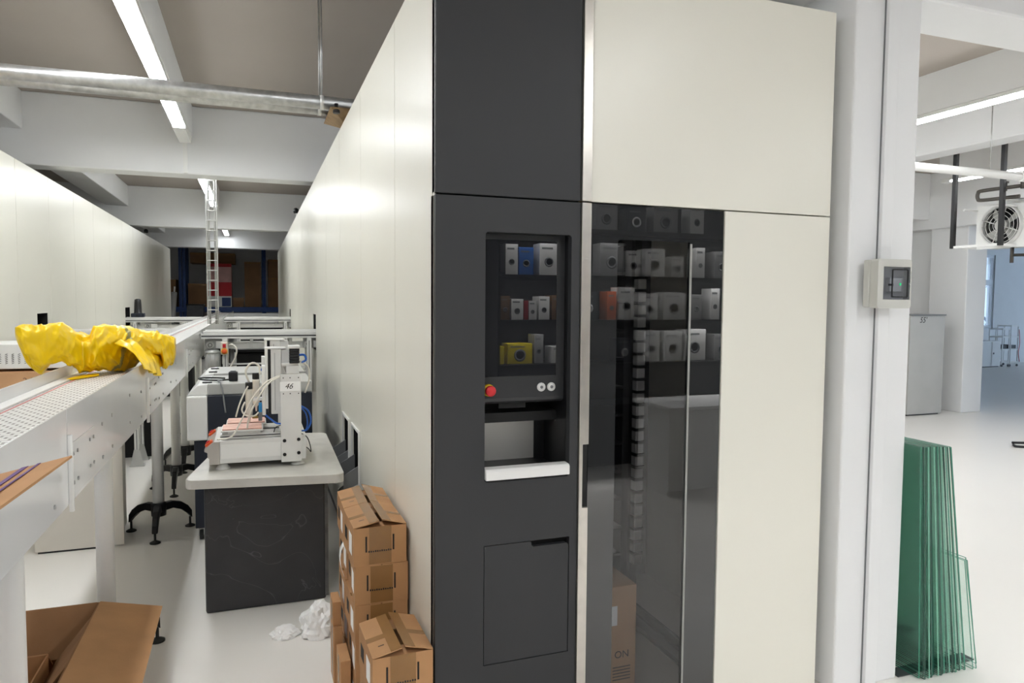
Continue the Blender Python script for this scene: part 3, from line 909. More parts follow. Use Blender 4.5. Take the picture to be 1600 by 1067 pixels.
# energy chain: black ribbed arc on top of the gantry
for i in range(5):
    ang = math.radians(-50+25*i)
    B('energy_chain_link', .166, .216, RY0+.0+.02*math.cos(ang)-.03, RY0+.045+.02*math.cos(ang)-.03, 1.2635+i*.0155, 1.2775+i*.0155, M['black'], rb, .002)
B('chain_bracket', .160, .218, RY0-.03, RY0+.06, 1.3415, 1.356, M['aluw'], rb, .002)
# hoses
def hose(pts, r, m, name='hose'):
    return MB().tube(pts, r, 8, 0, 7).build(name, m, rb)
hose([(.118, RY0-.006, 1.195), (.06, RY0-.01, 1.16), (.0, RY0-.01, 1.07), (-.035, RY0, .99), (-.045, RY0+.01, .93)], .0045, M['hose'])
hose([(.118, RY0+.0, 1.20), (.05, RY0+.01, 1.165), (-.02, RY0+.02, 1.08), (-.075, RY0+.0, .97), (-.12, RY0-.01, .895), (-.19, RY0-.015, .885)], .004, M['hose'])
hose([(-.035, RY0+.10, 1.16), (-.05, RY0+.09, 1.22), (-.02, RY0+.09, 1.26), (.015, RY0+.10, 1.245), (.02, RY0+.10, 1.20)], .005, M['hose'])
hose([(-.10, RY0+.05, .985), (-.088, RY0+.05, 1.03), (-.07, RY0+.06, 1.08), (-.04, RY0+.08, 1.14)], .004, M['hose'])
hose([(-.055, RY0+.06, 1.06), (-.07, RY0+.05, 1.02), (-.05, RY0+.05, .99), (-.01, RY0+.06, .985), (.01, RY0+.075, 1.0)], .0045, M['hose'])
hose([(.22, RY0+.05, 1.27), (.262, RY0+.05, 1.24), (.268, RY0+.05, 1.17), (.245, RY0+.04, 1.10)], .0045, M['hose'])
hose([(.032, RY0+.09, .995), (.07, RY0+.06, .965), (.10, RY0+.03, .945), (.14, RY0+.03, .94)], .005, M['blue'])
hose([(.224, RY0+.04, 1.03), (.262, RY0+.05, 1.0), (.275, RY0+.05, .945), (.255, RY0+.05, .90), (.225, RY0+.05, .895)], .005, M['blue'])
hose([(.224, RY0+.06, 1.02), (.25, RY0+.06, .985), (.258, RY0+.06, .93), (.248, RY0+.06, .89)], .004, M['blue'])
hose([(.215, RY0+.07, 1.30), (.245, RY0+.06, 1.30), (.252, RY0+.05, 1.275), (.23, RY0+.05, 1.262)], .006, M['blue'])
hose([(.02, RY0+.15, 1.21), (.05, RY0+.16, 1.24), (.08, RY0+.19, 1.26)], .005, M['blue'])
hose([(.222, RY0+.03, .885), (.252, RY0+.02, .865), (.268, RY0+.02, .82), (.272, RY0+.02, .785), (.262, RY0+.01, .80), (.25, RY0+.02, .81)], .0025, M['rubber'], 'cable')
hose([(.12, RY0+.02, .935), (.095, RY0+.02, .925), (.085, RY0+.02, .90)], .0025, M['rubber'], 'cable')

# ------------------------------------------------------------------ white and navy machine cabinets
def cabinet(y0, label):
    y1 = y0+.60
    c = thing('machine_cabinet', label, 'cabinet', (-.05, (y0+y1)/2, 0), 'machine cabinets behind the desk')
    B('lower_body', -.385, .34, y0+.02, y1-.02, .085, .670, M['navy'], c, .004)
    B('upper_body', -.298, .36, y0, y1, .671, .962, M['navy'], c, .004)
    B('front_housing', -.425, -.2985, y0-.002, y1+.002, .671, .962, M['white'], c, .010)
    lid = MB()
    lid.prism([(-.425, .9625), (-.2985, .9625), (-.2985, 1.035), (-.36, 1.028)], XZ, y0+.04, y1-.01)
    lid.build('front_lid', M['white'], c, .004)
    B('top_lid', -.298, .36, y0+.04, y1-.01, .9625, 1.035, M['grey'], c, .004)
    for y in (y0+.12, y0+.40):
        B('latch', -.335, -.275, y-.012, y+.012, 1.0355, 1.044, M['black'], c, .002)
        B('latch', .10, .16, y-.012, y+.012, 1.0355, 1.044, M['black'], c, .002)
    for x in (-.35, .30):
        for y in (y0+.06, y1-.06):
            ca = MB().cyl((x-.012, y, .033), (x+.012, y, .033), .033, 18).build('caster_wheel', M['rubber'], c)
            MB().box(x-.018, x-.0125, y-.02, y+.03, .03, .0849).box(x+.0125, x+.018, y-.02, y+.03, .03, .0849).box(x-.0125, x+.0125, y+.0, y+.03, .07, .0849).build('caster_fork', M['chrome'], ca)
    return c
cabinet(4.99, 'white and navy machine cabinet on casters right behind the desk, controller on it')
cabinet(5.70, 'white and navy machine cabinet on casters behind the first one')
ct = thing('hand_controller', 'small black controller with a looped cable on the white cabinet', 'controller', (-.14, 5.3, 1.0355))
B('controller_body', -.175, -.115, 5.16, 5.22, 1.0355, 1.10, M['black'], ct, .008)
MB().lathe([(.018, 0), (.018, .006), (1e-6, .006)], (-.145, 5.19, 1.1003), 'z', 16).build('controller_knob', M['greym'], ct)
MB().tube([(-.176, 5.19, 1.045), (-.25, 5.17, 1.045), (-.34, 5.20, 1.048), (-.365, 5.26, 1.052), (-.30, 5.29, 1.052), (-.2, 5.26, 1.048)], .0055, 8).build('cable', M['rubber'], ct)
MB().tube([(-.215, 5.15, 1.047), (-.24, 5.12, 1.045), (-.22, 5.03, 1.043), (-.205, 4.985, .98), (-.19, 4.975, .85)], .005, 8).build('cable', M['greym'], ct)

# ------------------------------------------------------------------ main belt conveyor
PX, FX, ZT, ZB, ZBELT = -.479, -.781, 1.30, 1.04, 1.25
CY0, CY1 = 1.58, 18.3
cv = thing('belt_conveyor', 'long belt conveyor with white side plates running down the aisle', 'conveyor', (-.63, 9, 0))
joints = [CY0, 2.18, 3.65, 5.64, 7.6, 9.6, 11.6, 13.6, 15.6, CY1]
belt_o = B('belt', FX+.008, PX-.010, CY0+.02, CY1-.02, ZBELT-.02, ZBELT, M['belt'], cv)
B('belt_edge_line', FX+.058, FX+.064, CY0+.02, CY1-.02, ZBELT+.0002, ZBELT+.0012, mat('red belt edge', (206, 120, 120), .5, 0, .05), belt_o)
B('guide_strip', FX+.0065, FX+.050, CY0+.02, CY1-.02, ZBELT+.0002, ZBELT+.008, M['white'], cv, .002)
for i in range(len(joints)-1):
    a, b = joints[i]+.002, joints[i+1]-.002
    sp = MB()
    sp.prism([(PX, ZT), (PX, ZB), (PX-.03, ZB), (PX-.03, ZB+.003), (PX-.004, ZB+.003), (PX-.004, ZT)], lambda u, v, w: (u, w, v), a, b)
    pl = sp.build('side_plate', M['whitepl'], cv)
    sp = MB()
    sp.prism([(FX, ZT), (FX, ZB), (FX+.03, ZB), (FX+.03, ZB+.003), (FX+.004, ZB+.003), (FX+.004, ZT)], lambda u, v, w: (u, w, v), a, b)
    sp.build('far_side_plate', M['whitepl'], cv)
    if i >= 1 and a < 8:
        dp = plate('joint_plate', rect(a+.0, a+.34, ZB+.012, ZT-.10, .02), [], YZ, PX+.0002, PX+.0032, M['whitepl'], pl, .001)
        for yy, zz in ((.04, .05), (.04, .13), (.09, .05), (.09, .13), (.25, .05), (.25, .13), (.30, .05), (.30, .13)):
            MB().lathe([(.0055, 0), (.0055, .003), (.003, .004), (1e-6, .004)], (PX+.0034, a+yy, ZB+zz), 'x', 10).build('bolt', M['chrome'], dp)
        B('clip_bar', PX+.0002, PX+.012, a-.006, a+.006, ZB-.02, ZT-.07, M['white'], pl, .002)
    if a < 8:
        for yy in (.45, .62, 1.0, 1.3):
            if a+yy < b-.1:
                for zz in (.05, .16):
                    MB().lathe([(.006, 0), (.006, .003), (.003, .0045), (1e-6, .0045)], (PX+.0002, a+yy, ZB+zz+.02*math.sin(yy*9)), 'x', 10).build('bolt', M['chrome'], pl)
B('slider_bed', FX+.035, PX-.035, CY0+.03, CY1-.03, ZB+.06, ZBELT-.021, M['greym'], cv)
for y in (2.6, 4.3, 6.1, 8.2):
    B('cross_tie', FX+.005, PX-.005, y-.02, y+.02, ZB+.004, ZB+.05, M['alu'], cv)

def tripod(y, x=-.632):
    p = MB().cyl((x, y, .17), (x, y, ZB+.003), .036, 24).build('stand_pole', M['white'], cv)
    MB().lathe([(.030, .12), (.046, .125), (.048, .16), (.048, .205), (.040, .215)], (x, y, 0), 'z', 24).build('stand_hub', M['black'], p)
    for k in range(3):
        a = math.radians(-90 + 120*k)
        d = Vector((math.cos(a), math.sin(a), 0)); s = Vector((-d.y, d.x, 0))
        ar = MB()
        P = [(.035, .155, .205, .026), (.09, .160, .208, .024), (.15, .135, .190, .022), (.195, .095, .155, .020), (.222, .062, .115, .018)]
        vs = []
        for r, z0, z1, w in P:
            for (zz, ss) in ((z0, -w), (z0, w), (z1, w*.8), (z1, -w*.8)):
                vs.append(Vector((x, y, zz)) + d*r + s*ss)
        fs = [(0, 1, 2, 3), tuple(4*(len(P)-1)+q for q in (3, 2, 1, 0))]
        for i in range(len(P)-1):
            for q in range(4):
                fs.append((4*i+q, 4*i+(q+1) % 4, 4*i+4+(q+1) % 4, 4*i+4+q))
        ar.add(vs, fs)
        ar.build('stand_arm', M['black'], p, .004)
        f = Vector((x, y, 0)) + d*.213
        ft = MB().lathe([(.033, 0), (.033, .007), (.020, .014), (.010, .018), (.0075, .020), (.0075, .068)], f, 'z', 18)
        ft.build('levelling_foot', M['rubber'], p)
for y in (2.21, 3.48, 5.27, 6.43, 7.25, 9.0, 10.8, 12.6):
    tripod(y)

# ------------------------------------------------------------------ yellow rainwear heaped on the belt
A2, D2, N2 = Vector((-.88, 3.30, 0)), Vector((.4917, .8708, 0)), Vector((-.8708, .4917, 0))
top = [(-.016, 1.478), (.018, 1.487), (.079, 1.485), (.16, 1.493), (.217, 1.489), (.262, 1.465), (.326, 1.44), (.371, 1.441), (.396, 1.477), (.451, 1.476), (.545, 1.467), (.662, 1.45), (.803, 1.425), (.913, 1.404), (.976, 1.387)]
bot = [(-.016, 1.44), (-.001, 1.406), (.033, 1.337), (.072, 1.298), (.106, 1.278), (.129, 1.300), (.150, 1.318), (.211, 1.325), (.263, 1.312), (.308, 1.272), (.403, 1.262), (.611, 1.258), (.66, 1.262), (.70, 1.29), (.725, 1.313), (.845, 1.313), (.862, 1.240), (.94, 1.250), (.968, 1.295), (.976, 1.34)]
def interp(L, s):
    if s <= L[0][0]: return L[0][1]
    for (a, va), (b, vb) in zip(L[:-1], L[1:]):
        if s <= b:
            t = (s-a)/(b-a); return va+(vb-va)*t
    return L[-1][1]
NS, NP = 220, 120
VD = Vector((-.19, .98, 0))
yv = MB()
grid = []
for i in range(NS+1):
    s = -.016 + .992*i/NS
    zt, zb = interp(top, s), interp(bot, s)
    e = min(1, max(.02, (s+.016)/.05), max(.02, (.976-s)/.03))
    wid = (.105 if s < .33 else .125) * (e**.5)
    wid *= 1 - .25*math.exp(-((s-.35)/.035)**2)
    cz, hz = (zt+zb)/2, (zt-zb)/2
    ring = []
    for j in range(NP):
        ph = 2*math.pi*j/NP
        c, sn = math.cos(ph), math.sin(ph)
        # squarish section
        cu = math.copysign(abs(c)**.75, c); su = math.copysign(abs(sn)**.75, sn)
        p = A2 + D2*s + VD*(wid*cu) + Vector((0, 0, cz + hz*su))
        q = p*1.0
        # folds: long ridges running across and along
        f1 = 1-abs(mnoise.noise(Vector((s*7+q.z*7, ph*.55, 1.3))))*2.2
        f2 = 1-abs(mnoise.noise(Vector((s*17-q.z*12, ph*1.1, 4.1))))*2.4
        f3 = 1-abs(mnoise.noise(Vector((s*34+q.z*16, ph*2.6, 9.2))))*2.4
        f4 = mnoise.noise(Vector((s*80, ph*8, 2.2)))
        right = max(0, min(1, (s-.6)/.3))
        amp = .021*f1 + .011*f2 + .0035*f3*(1+right) + .0005*f4 - .017
        nrm = (VD*cu/wid + Vector((0, 0, su/max(hz, .02)))).normalized()
        damp = 1.0 if abs(su) < .93 else .45
        p = p + nrm*amp*damp*(.3+.7*e)
        ring.append(p)
    grid.append(ring)
flat = [p for r in grid for p in r]
fs, ms = [], []
for i in range(NS):
    for j in range(NP):
        k = (j+1) % NP
        fs.append((i*NP+j, i*NP+k, (i+1)*NP+k, (i+1)*NP+j))
fs.append(tuple(reversed(range(NP)))); fs.append(tuple(NS*NP+j for j in range(NP)))
yv.add(flat, fs, 0, True)
for n_, f in enumerate(yv.f[:-2]):
    c = sum((yv.v[q] for q in f), Vector())/4
    s = (c-A2).dot(D2)
    band = s - (.43 + (c.z-1.25)*.52)
    if 0 < band < .028 or -.16 < band-.30+.42 < -.14:
        yv.mi[n_] = 1 if 0 < band < .028 else 0
yo = yv.build('rain_cape', [M['yellow'], M['reflect']])
tag(yo, 'crumpled yellow rain cape with a grey reflective band heaped on the belt', 'rain cape')
# lower hem tongue lying on the belt
tn = MB()
tl = [(.235, -.125), (.30, -.125), (.42, -.118), (.42, -.05), (.28, -.05)]
tn.prism([(a, b) for a, b in tl], lambda u, v, w: A2 + D2*u + VD*v + Vector((0, 0, w)), ZBELT+.002, ZBELT+.012)
tn.build('cape_hem', M['yellow'], yo, .004)
# the near edge of the cape falls over the side plate
edge_b = [(3.44, 1.292), (3.52, 1.268), (3.68, 1.245), (3.80, 1.222), (3.86, 1.218), (3.92, 1.243), (4.0, 1.258), (4.08, 1.285)]
sk = MB()
NK, NJ = 60, 12
pts = []
for a in range(NK+1):
    y = edge_b[0][0] + (edge_b[-1][0]-edge_b[0][0])*a/NK
    zb = interp(edge_b, y)
    row = [(-.575, 1.405), (-.53, 1.385), (-.50, 1.352), (-.482, 1.325), (-.470, 1.312)]
    out = [(-.462+.010*math.sin(y*38)*t+.012*t, 1.300+(zb-1.300)*t) for t in (.0, .2, .4, .6, .8, .92, 1.0)]
    for b, (x, z) in enumerate(row+out):
        w = .006*math.sin(y*31+b*.5)+.004*math.sin(y*67+b)
        pts.append((x+(w if b < 4 else abs(w)*.8), y+(1.2*(x+.47) if b < 4 else 0)*-.5, z+(w if b < 3 else 0)))
fs = [(a*NJ+b, a*NJ+b+1, (a+1)*NJ+b+1, (a+1)*NJ+b) for a in range(NK) for b in range(NJ-1)]
sk.add(pts, fs, 0, True)
so = sk.build('cape_hem', M['yellow'], yo)
md = so.modifiers.new('thick', 'SOLIDIFY'); md.thickness = .003
# ------------------------------------------------------------------ stack beyond the conveyor
uc = thing('panel_cabinet', 'beige panelled cabinet standing on the floor behind the conveyor', 'cabinet', (-1.05, 5.3, 0))
B('cabinet_body', -1.30, -.87, 5.0805, 5.55, .012, .90, mat('warm white laminate', (206, 201, 192), .5, 0, .02), uc, .002)
B('cabinet_door', -1.305, -.81, 5.062, 5.080, .012, .90, MATS['warm white laminate'], uc, .002)
B('cabinet_plinth', -1.29, -.88, 5.07, 5.54, 0, .0118, M['black'], uc)
bc = thing('marked_carton', 'brown carton with printed marks under the white vented box', 'carton', (-1.3, 5.3, .9005))
B('carton_body', -1.62, -.99, 5.08, 5.53, .9005, 1.142, mat('tan cardboard', (200, 156, 116), .8, 0, .06, 9.0), bc, .002)
text('lettering', '2.00', .05, face_minus_y(-1.30, 5.079, 1.085), mat('grey print', (110, 84, 64), .7, 0, .05), bc)
for k in range(4):
    B('print_mark', -1.27+k*.035, -1.245+k*.035, 5.0785, 5.0798, 1.035, 1.06, M['print'], bc)
vb = thing('vented_box', 'white equipment box with slanted vents on the brown carton', 'equipment box', (-1.35, 5.3, 1.143))
B('box_body', -1.62, -1.08, 5.10, 5.50, 1.158, 1.31, M['white'], vb, .006)
for xx in (-1.55, -1.15):
    B('box_foot', xx-.02, xx+.02, 5.12, 5.48, 1.143, 1.1578, M['black'], vb)
for r in range(5):
    for k in range(6):
        mb = MB(); mb.prism([(0, 0), (.011, .007), (.0165, .007), (.0055, 0)], XZ, 5.0985, 5.0999)
        ob_ = mb.build('vent_slot', M['black'], vb); ob_.location = (-1.47+r*.033, 0, 1.19+k*.011)

# ------------------------------------------------------------------ cross conveyors
def cross_conveyor(x0, x1, y0, y1, posts, label, motor_x, det=True):
    t = thing('cross_conveyor', label, 'conveyor', ((x0+x1)/2, (y0+y1)/2, 0), 'cross conveyors between the belt and the panel walls')
    for y in (y0, y1-.04):
        r = B('frame_rail', x0, x1, y, y+.04, 1.225, 1.275, M['alu'], t, .003)
        B('rail_groove', x0+.004, x1-.004, y-.0012, y-.0001, 1.243, 1.256, M['greyd'], r)
        B('guide_rail', x0+.02, x1-.005, y+.006, y+.03, 1.2755, 1.297, M['aluw'], t, .003)
    B('belt', x0+.02, x1-.01, y0+.045, y1-.045, 1.262, 1.272, M['white'], t)
    B('lower_beam', x0+.10, x1-.09, y0+.10, y0+.15, 1.125, 1.175, M['aluw'], t, .004)
    B('lower_beam_cap', x0+.10, x1-.09, y0+.098, y0+.152, 1.1755, 1.186, M['white'], t, .002)
    for xb in ((x0*.6+x1*.4), x1-.30):
        B('hanger_bracket', xb-.014, xb+.014, y0+.085, y0+.0975, 1.13, 1.2245, M['alu'], t, .002)
    for xp in posts:
        for y in (y0+.002, y1-.042):
            p = B('post', xp-.022, xp+.022, y, y+.04, .012, 1.2245, M['alu'], t, .003)
            B('post_groove', xp-.004, xp+.004, y-.0006, y-.0001, .05, 1.20, M['greym'], p)
            g = MB(); g.prism([(xp-.06, 0), (xp+.06, 0), (xp+.024, .16), (xp-.024, .16)], XZ, y-.008, y-.002)
            g.build('foot_gusset', M['grey'], p)
            B('foot_plate', xp-.065, xp+.065, y-.02, y+.06, 0, .0118, M['grey'], p)
    for zz in (.90, .94, .98):
        B('tie_bar', posts[0]+.023, posts[-1]-.023, y0+.014, y0+.028, zz, zz+.014, M['alu'], t)
    # rollers and gear motor
    for xr in (motor_x, x1-.14 if motor_x < (x0+x1)/2 else x0+.14):
        d = MB().lathe([(.036, 0), (.036, -.014), (.024, -.018), (.014, -.018), (.014, -.024), (1e-6, -.024)], (xr, y0+.055, 1.165), 'y', 24).build('bearing', M['grey'], t)
        MB().lathe([(.019, -.0182), (.019, -.020), (.015, -.020), (.015, -.0182)], (xr, y0+.055, 1.165), 'y', 20).build('bearing_seal', M['black'], d)
        B('bearing_block', xr-.045, xr+.10, y0+.056, y0+.10, 1.125, 1.2245, M['grey'], t, .004)
        B('belt_tensioner', xr+.05, xr+.14, y0+.03, y0+.055, 1.135, 1.20, M['alu'], t, .003)
    if det:
        mt = MB().cyl((motor_x+.02, y0+.08, .93), (motor_x+.02, y0+.08, 1.09), .062, 24).build('gear_motor', M['grey'], t)
        for k in range(10):
            a = math.radians(k*36)
            B('motor_fin', motor_x+.02+.062*math.cos(a)-.004, motor_x+.02+.062*math.cos(a)+.004, y0+.08+.062*math.sin(a)-.004, y0+.08+.062*math.sin(a)+.004, .94, 1.08, M['grey'], mt)
        MB().lathe([(.066, 1.0905), (.066, 1.105), (.05, 1.12), (.03, 1.1245)], (motor_x+.02, y0+.08, 0), 'z', 24).build('motor_flange', M['alu'], mt)
        B('junction_box', motor_x+.10, motor_x+.145, y0+.045, y0+.09, .985, 1.06, M['grey'], t, .004)
        MB().tube([(motor_x+.122, y0+.06, 1.06), (motor_x+.11, y0+.04, 1.10), (motor_x+.14, y0+.05, 1.14)], .006, 8).build('cable', M['rubber'], t)
        MB().tube([(motor_x+.122, y0+.06, .985), (motor_x+.13, y0+.04, .93), (motor_x+.20, y0+.03, .91)], .005, 8).build('cable', M['rubber'], t)
        B('motor_bracket', motor_x-.06, motor_x+.16, y0+.02, y0+.14, .915, .9295, M['alu'], t, .002)
    return t
cross_conveyor(-.47, .62, 7.07, 7.40, (-.265, .488), 'aluminium cross conveyor with red emergency stop, entering the right panel wall', -.395)
cross_conveyor(-1.905, -.79, 7.46, 7.78, (-1.40, -1.07), 'aluminium cross conveyor behind the yellow cape, entering the left panel wall', -1.0)
cross_conveyor(-.47, .62, 12.17, 12.55, (-.25, .47), 'distant aluminium cross conveyor entering the right panel wall near the far rack', -.39, False)
cross_conveyor(-1.905, -.79, 12.07, 12.48, (-1.72, -1.05), 'distant aluminium cross conveyor entering the left panel wall near the far rack', -1.55, False)
es = thing('emergency_stop', 'grey switch box with red switch and orange mushroom button on the conveyor post', 'emergency stop', (-.27, 7.04, 1.08))
B('switch_box', -.303, -.237, 7.030, 7.070, 1.078, 1.200, mat('pale switch housing', (214, 208, 194), .4, 0, .02), es, .012)
B('red_switch', -.284, -.256, 7.018, 7.0298, 1.145, 1.180, M['red'], es, .003)
r_ = MB().lathe([(.029, 0), (.029, -.004), (1e-6, -.004)], (-.27, 7.0298, 1.112), 'y', 24).build('yellow_ring', M['yel'], es)
MB().lathe([(.012, -.004), (.012, -.012), (.023, -.014), (.022, -.022), (1e-6, -.024)], (-.27, 7.0298, 1.112), 'y', 24).build('mushroom_button', M['orange'], r_)
MB().tube([(-.235, 7.06, 1.165), (-.20, 7.05, 1.17), (-.165, 7.04, 1.13), (-.175, 7.05, 1.06), (-.20, 7.06, 1.0), (-.225, 7.065, .96)], .008, 8).build('cable', M['hose'], es)
def dark_crate(x0, x1, y0, y1, h, label):  # crates added to darken the space under the cross conveyors
    c = thing('dark_fill_crate', label, 'crate', ((x0+x1)/2, (y0+y1)/2, 0), 'black crates added to darken under the cross conveyors')
    B('crate_body', x0+.02, x1-.02, y0+.02, y1-.02, .02, h-.03, M['blackm'], c, .01)
    B('crate_rim', x0, x1, y0, y1, h-.0295, h, M['black'], c, .006)
    B('crate_base', x0+.04, x1-.04, y0+.04, y1-.04, 0, .0198, M['black'], c)
dark_crate(-.44, -.23, 7.58, 8.12, 1.12, 'narrow black crate added for darkness behind the emergency stop post')
dark_crate(-1.78, -.95, 7.86, 8.4, 1.14, 'wide black crate added for darkness behind the cross conveyor of the left wall')
dark_crate(-.28, .45, 12.66, 13.2, 1.12, 'black crate added for darkness behind the distant cross conveyor of the right wall')
dark_crate(-1.75, -.95, 12.60, 13.1, 1.12, 'black crate added for darkness behind the distant cross conveyor of the left wall')
bn = thing('dark_fill_crate', 'black crate standing in for the shaded floor under the cross conveyor', 'crate', (.1, 7.9, 0))  # black block in place of shaded floor and a dark panel
B('crate_body', -.18, .40, 7.60, 8.1, .02, 1.06, M['blackm'], bn, .01)
B('crate_rim', -.20, .42, 7.58, 8.12, 1.0605, 1.09, M['black'], bn, .006)
B('crate_base', -.16, .38, 7.62, 8.08, 0, .0198, M['black'], bn)

# ------------------------------------------------------------------ wire cable ladder above the conveyor
cl = thing('cable_ladder', 'vertical wire mesh cable ladder rising from the conveyor to the ceiling', 'cable ladder', (-.455, 8.9, ZT))
lx0, lx1, ly0, ly1 = -.512, -.400, 8.88, 8.94
for x in (lx0, lx1):
    for y in (ly0, ly1):
        MB().cyl((x, y, ZT+.0005), (x, y, CZ), .0055, 8).build('rail_wire', M['alu'], cl)
for x in (lx0+.03, lx1-.03):
    MB().cyl((x, ly1+.004, ZT+.0005), (x, ly1+.004, CZ), .005, 8).build('rail_wire', M['alu'], cl)
k = 0
while ZT+.05+k*.114 < CZ:
    z = ZT+.05+k*.114
    MB().tube([(lx0, ly0, z), (lx0, ly1, z), (lx1, ly1, z), (lx1, ly0, z)], .005, 6, 0, 0).build('rung', M['aluw'], cl)
    MB().cyl((lx0, ly0, z), (lx1, ly0, z), .005, 6).build('rung', M['aluw'], cl)
    k += 1
for x in (lx0+.022, lx1-.022):
    MB().cyl((x, 8.915, ZT+.0005), (x, 8.915, CZ), .012, 12).build('cable', M['grey'], cl)

# ------------------------------------------------------------------ pipes across the aisle
for y, r, lb in ((4.70, .041, 'galvanised pipe crossing under the ceiling, the nearer of the pair'), (4.87, .037, 'galvanised pipe crossing under the ceiling behind the other')):
    t = thing('ceiling_pipe', lb, 'pipe', (-2, y, 2.85), 'pipes crossing the aisle')
    MB().cyl((-5.9, y, 2.84), (.64, y, 2.84), r, 24).build('pipe_run', M['galv'], t)
    for x in (.414,):
        MB().cyl((x, y, 2.84+r+.002), (x, y, CZ), .006, 8).build('hanger_rod', M['galv'], t)
        MB().cyl((x-.012, y, 2.84), (x+.012, y, 2.84), r+.003, 24).build('pipe_clamp', M['alu'], t)
wd = thing('pipe_elbow', 'brown wrapped pipe end with a black fitting above the panel wall', 'pipe fitting', (.57, 4.85, 2.74))
wq = MB()
wq.add([(.46, 4.62, 2.80), (.66, 4.62, 2.80), (.66, 5.08, 2.80), (.46, 5.08, 2.80), (.575, 4.80, 2.7365), (.605, 4.80, 2.7365), (.605, 4.92, 2.7365), (.575, 4.92, 2.7365)], [(0, 1, 2, 3), (7, 6, 5, 4), (0, 4, 5, 1), (1, 5, 6, 2), (2, 6, 7, 3), (3, 7, 4, 0)])
wq.build('wrapping', mat('brown pipe wrapping', (150, 126, 96), .8, 0, .25, 14.0), wd)
MB().lathe([(.022, 0), (.022, .03), (.012, .035), (.012, .06)], (.50, 4.66, 2.772), 'z', 14).build('black_fitting', M['black'], wd)

# little cameras on the wall tops
for x, y, lb in ((.545, 10.2, 'small black camera on the right panel wall'), (-1.835, 14.4, 'small black camera on the left panel wall')):
    c = thing('wall_camera', lb, 'camera', (x, y, 2.737), 'cameras on the wall tops')
    MB().lathe([(.02, 0), (.02, .03)], (x+(.02 if x > 0 else -.02), y, 2.737), 'z', 12).build('camera_mount', M['white'], c)
    MB().lathe([(.03, 0), (.038, .02), (.036, .05), (.02, .07), (1e-6, .075)], (x+(.0 if x > 0 else -.0), y, 2.7675), 'z', 16).build('camera_body', M['black'], c)
sc2 = thing('barcode_scanner', 'black upright scanner head on the distant left cross conveyor', 'scanner', (-1.7, 12.3, 1.30))
MB().lathe([(.085, 0), (.08, .05), (.055, .07), (.05, .20), (.045, .27), (.02, .285)], (-1.70, 12.28, 1.2985), 'z', 18).build('scanner_body', M['black'], sc2)
B('scanner_head', -1.79, -1.61, 12.2, 12.36, 1.2985, 1.36, M['navy'], sc2, .01)

# ------------------------------------------------------------------ storage rack beyond the far opening
rk = thing('pallet_rack', 'blue steel storage rack beyond the end of the aisle', 'rack', (-.5, 21, 0))
for x, w in ((-1.83, .19), (.25, .11)):
    for y in (21.0, 22.0):
        for s in (-1, 1):
            B('upright', x+s*w/4-w/5, x+s*w/4+w/5, y, y+.08, 0, 3.05, M['rackblue'], rk, .006)
for y in (20.96, 22.04):
    B('load_beam', -2.7, 2.2, y, y+.04, 1.22, 1.36, M['rackblue'], rk, .004)
B('shelf_deck', -2.7, 2.2, 21.01, 22.03, 1.34, 1.3605, M['greyd'], rk)
def rbox(x0, x1, z0, z1, m, label, y=21.12, nm='storage_carton', dp=.8):
    t = thing(nm, label, 'carton', ((x0+x1)/2, y+dp/2, z0), 'cartons on the far rack')
    B('carton_body', x0, x1, y, y+dp, z0, z1, m, t, .006)
    B('carton_tape', x0-.0005, x1+.0005, y-.002, y-.0002, z1-.06, z1-.02, M['tape'], t)
    return t
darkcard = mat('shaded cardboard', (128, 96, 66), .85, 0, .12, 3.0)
rd = rbox(-1.20, -.60, 1.361, 2.55, M['pinkbox'], 'pink and red printed carton on the far rack')
B('red_band', -1.202, -.598, 21.115, 21.1198, 1.66, 2.04, M['redbox'], rd)
B('red_band', -1.202, -.598, 21.115, 21.1198, 2.46, 2.549, M['redbox'], rd)
B('white_band', -1.202, -.598, 21.115, 21.1198, 1.362, 1.655, M['paper'], rd)
B('blue_panel', -.85, -.62, 21.112, 21.1149, 1.38, 1.62, M['rackblue'], rd)
rbox(-.26, .17, 1.361, 2.62, darkcard, 'tall brown carton between the red carton and the rack upright')
rbox(-.57, -.29, 1.361, 1.62, darkcard, 'low brown carton next to the red printed carton')
rbox(.36, .95, 1.361, 2.2, darkcard, 'brown carton beyond the right rack upright')
rbox(.36, .95, 2.201, 2.7, darkcard, 'upper brown carton beyond the right rack upright')
rbox(-1.7, -1.24, 1.361, 2.0, darkcard, 'brown carton between the left rack upright and the red carton')
rbox(-2.6, -2.0, 1.361, 2.1, darkcard, 'brown carton left of the rack upright with paper label', 21.12)
rbox(-1.65, -.5, 2.56, 2.85, darkcard, 'flat brown carton lying above the red printed carton', 21.3)
for k in range(4):
    t = thing('stacking_crate', ('bottom', 'second', 'third', 'topmost')[k]+' dark stacking crate in the stack before the far rack', 'crate', (-1.45, 20.4, k*.36), 'dark stacking crates')
    B('crate_body', -1.66, -1.26, 20.1, 20.6, k*.36+.001, k*.36+.34, M['greyd'], t, .012)
    B('crate_rim', -1.68, -1.24, 20.08, 20.62, k*.36+.3405, k*.36+.36, M['black'], t, .006)
gr = thing('foam_roll', 'grey roll leaning beside the blue rack upright', 'roll', (-2.05, 20.6, 0))
MB().cyl((-2.12, 20.5, 0), (-2.0, 20.7, 1.75), .07, 18).build('roll_body', M['grey'], gr)
MB().cyl((-2.0, 20.7, 1.751), (-1.99, 20.715, 1.90), .02, 12).build('roll_core', M['paper'], gr)

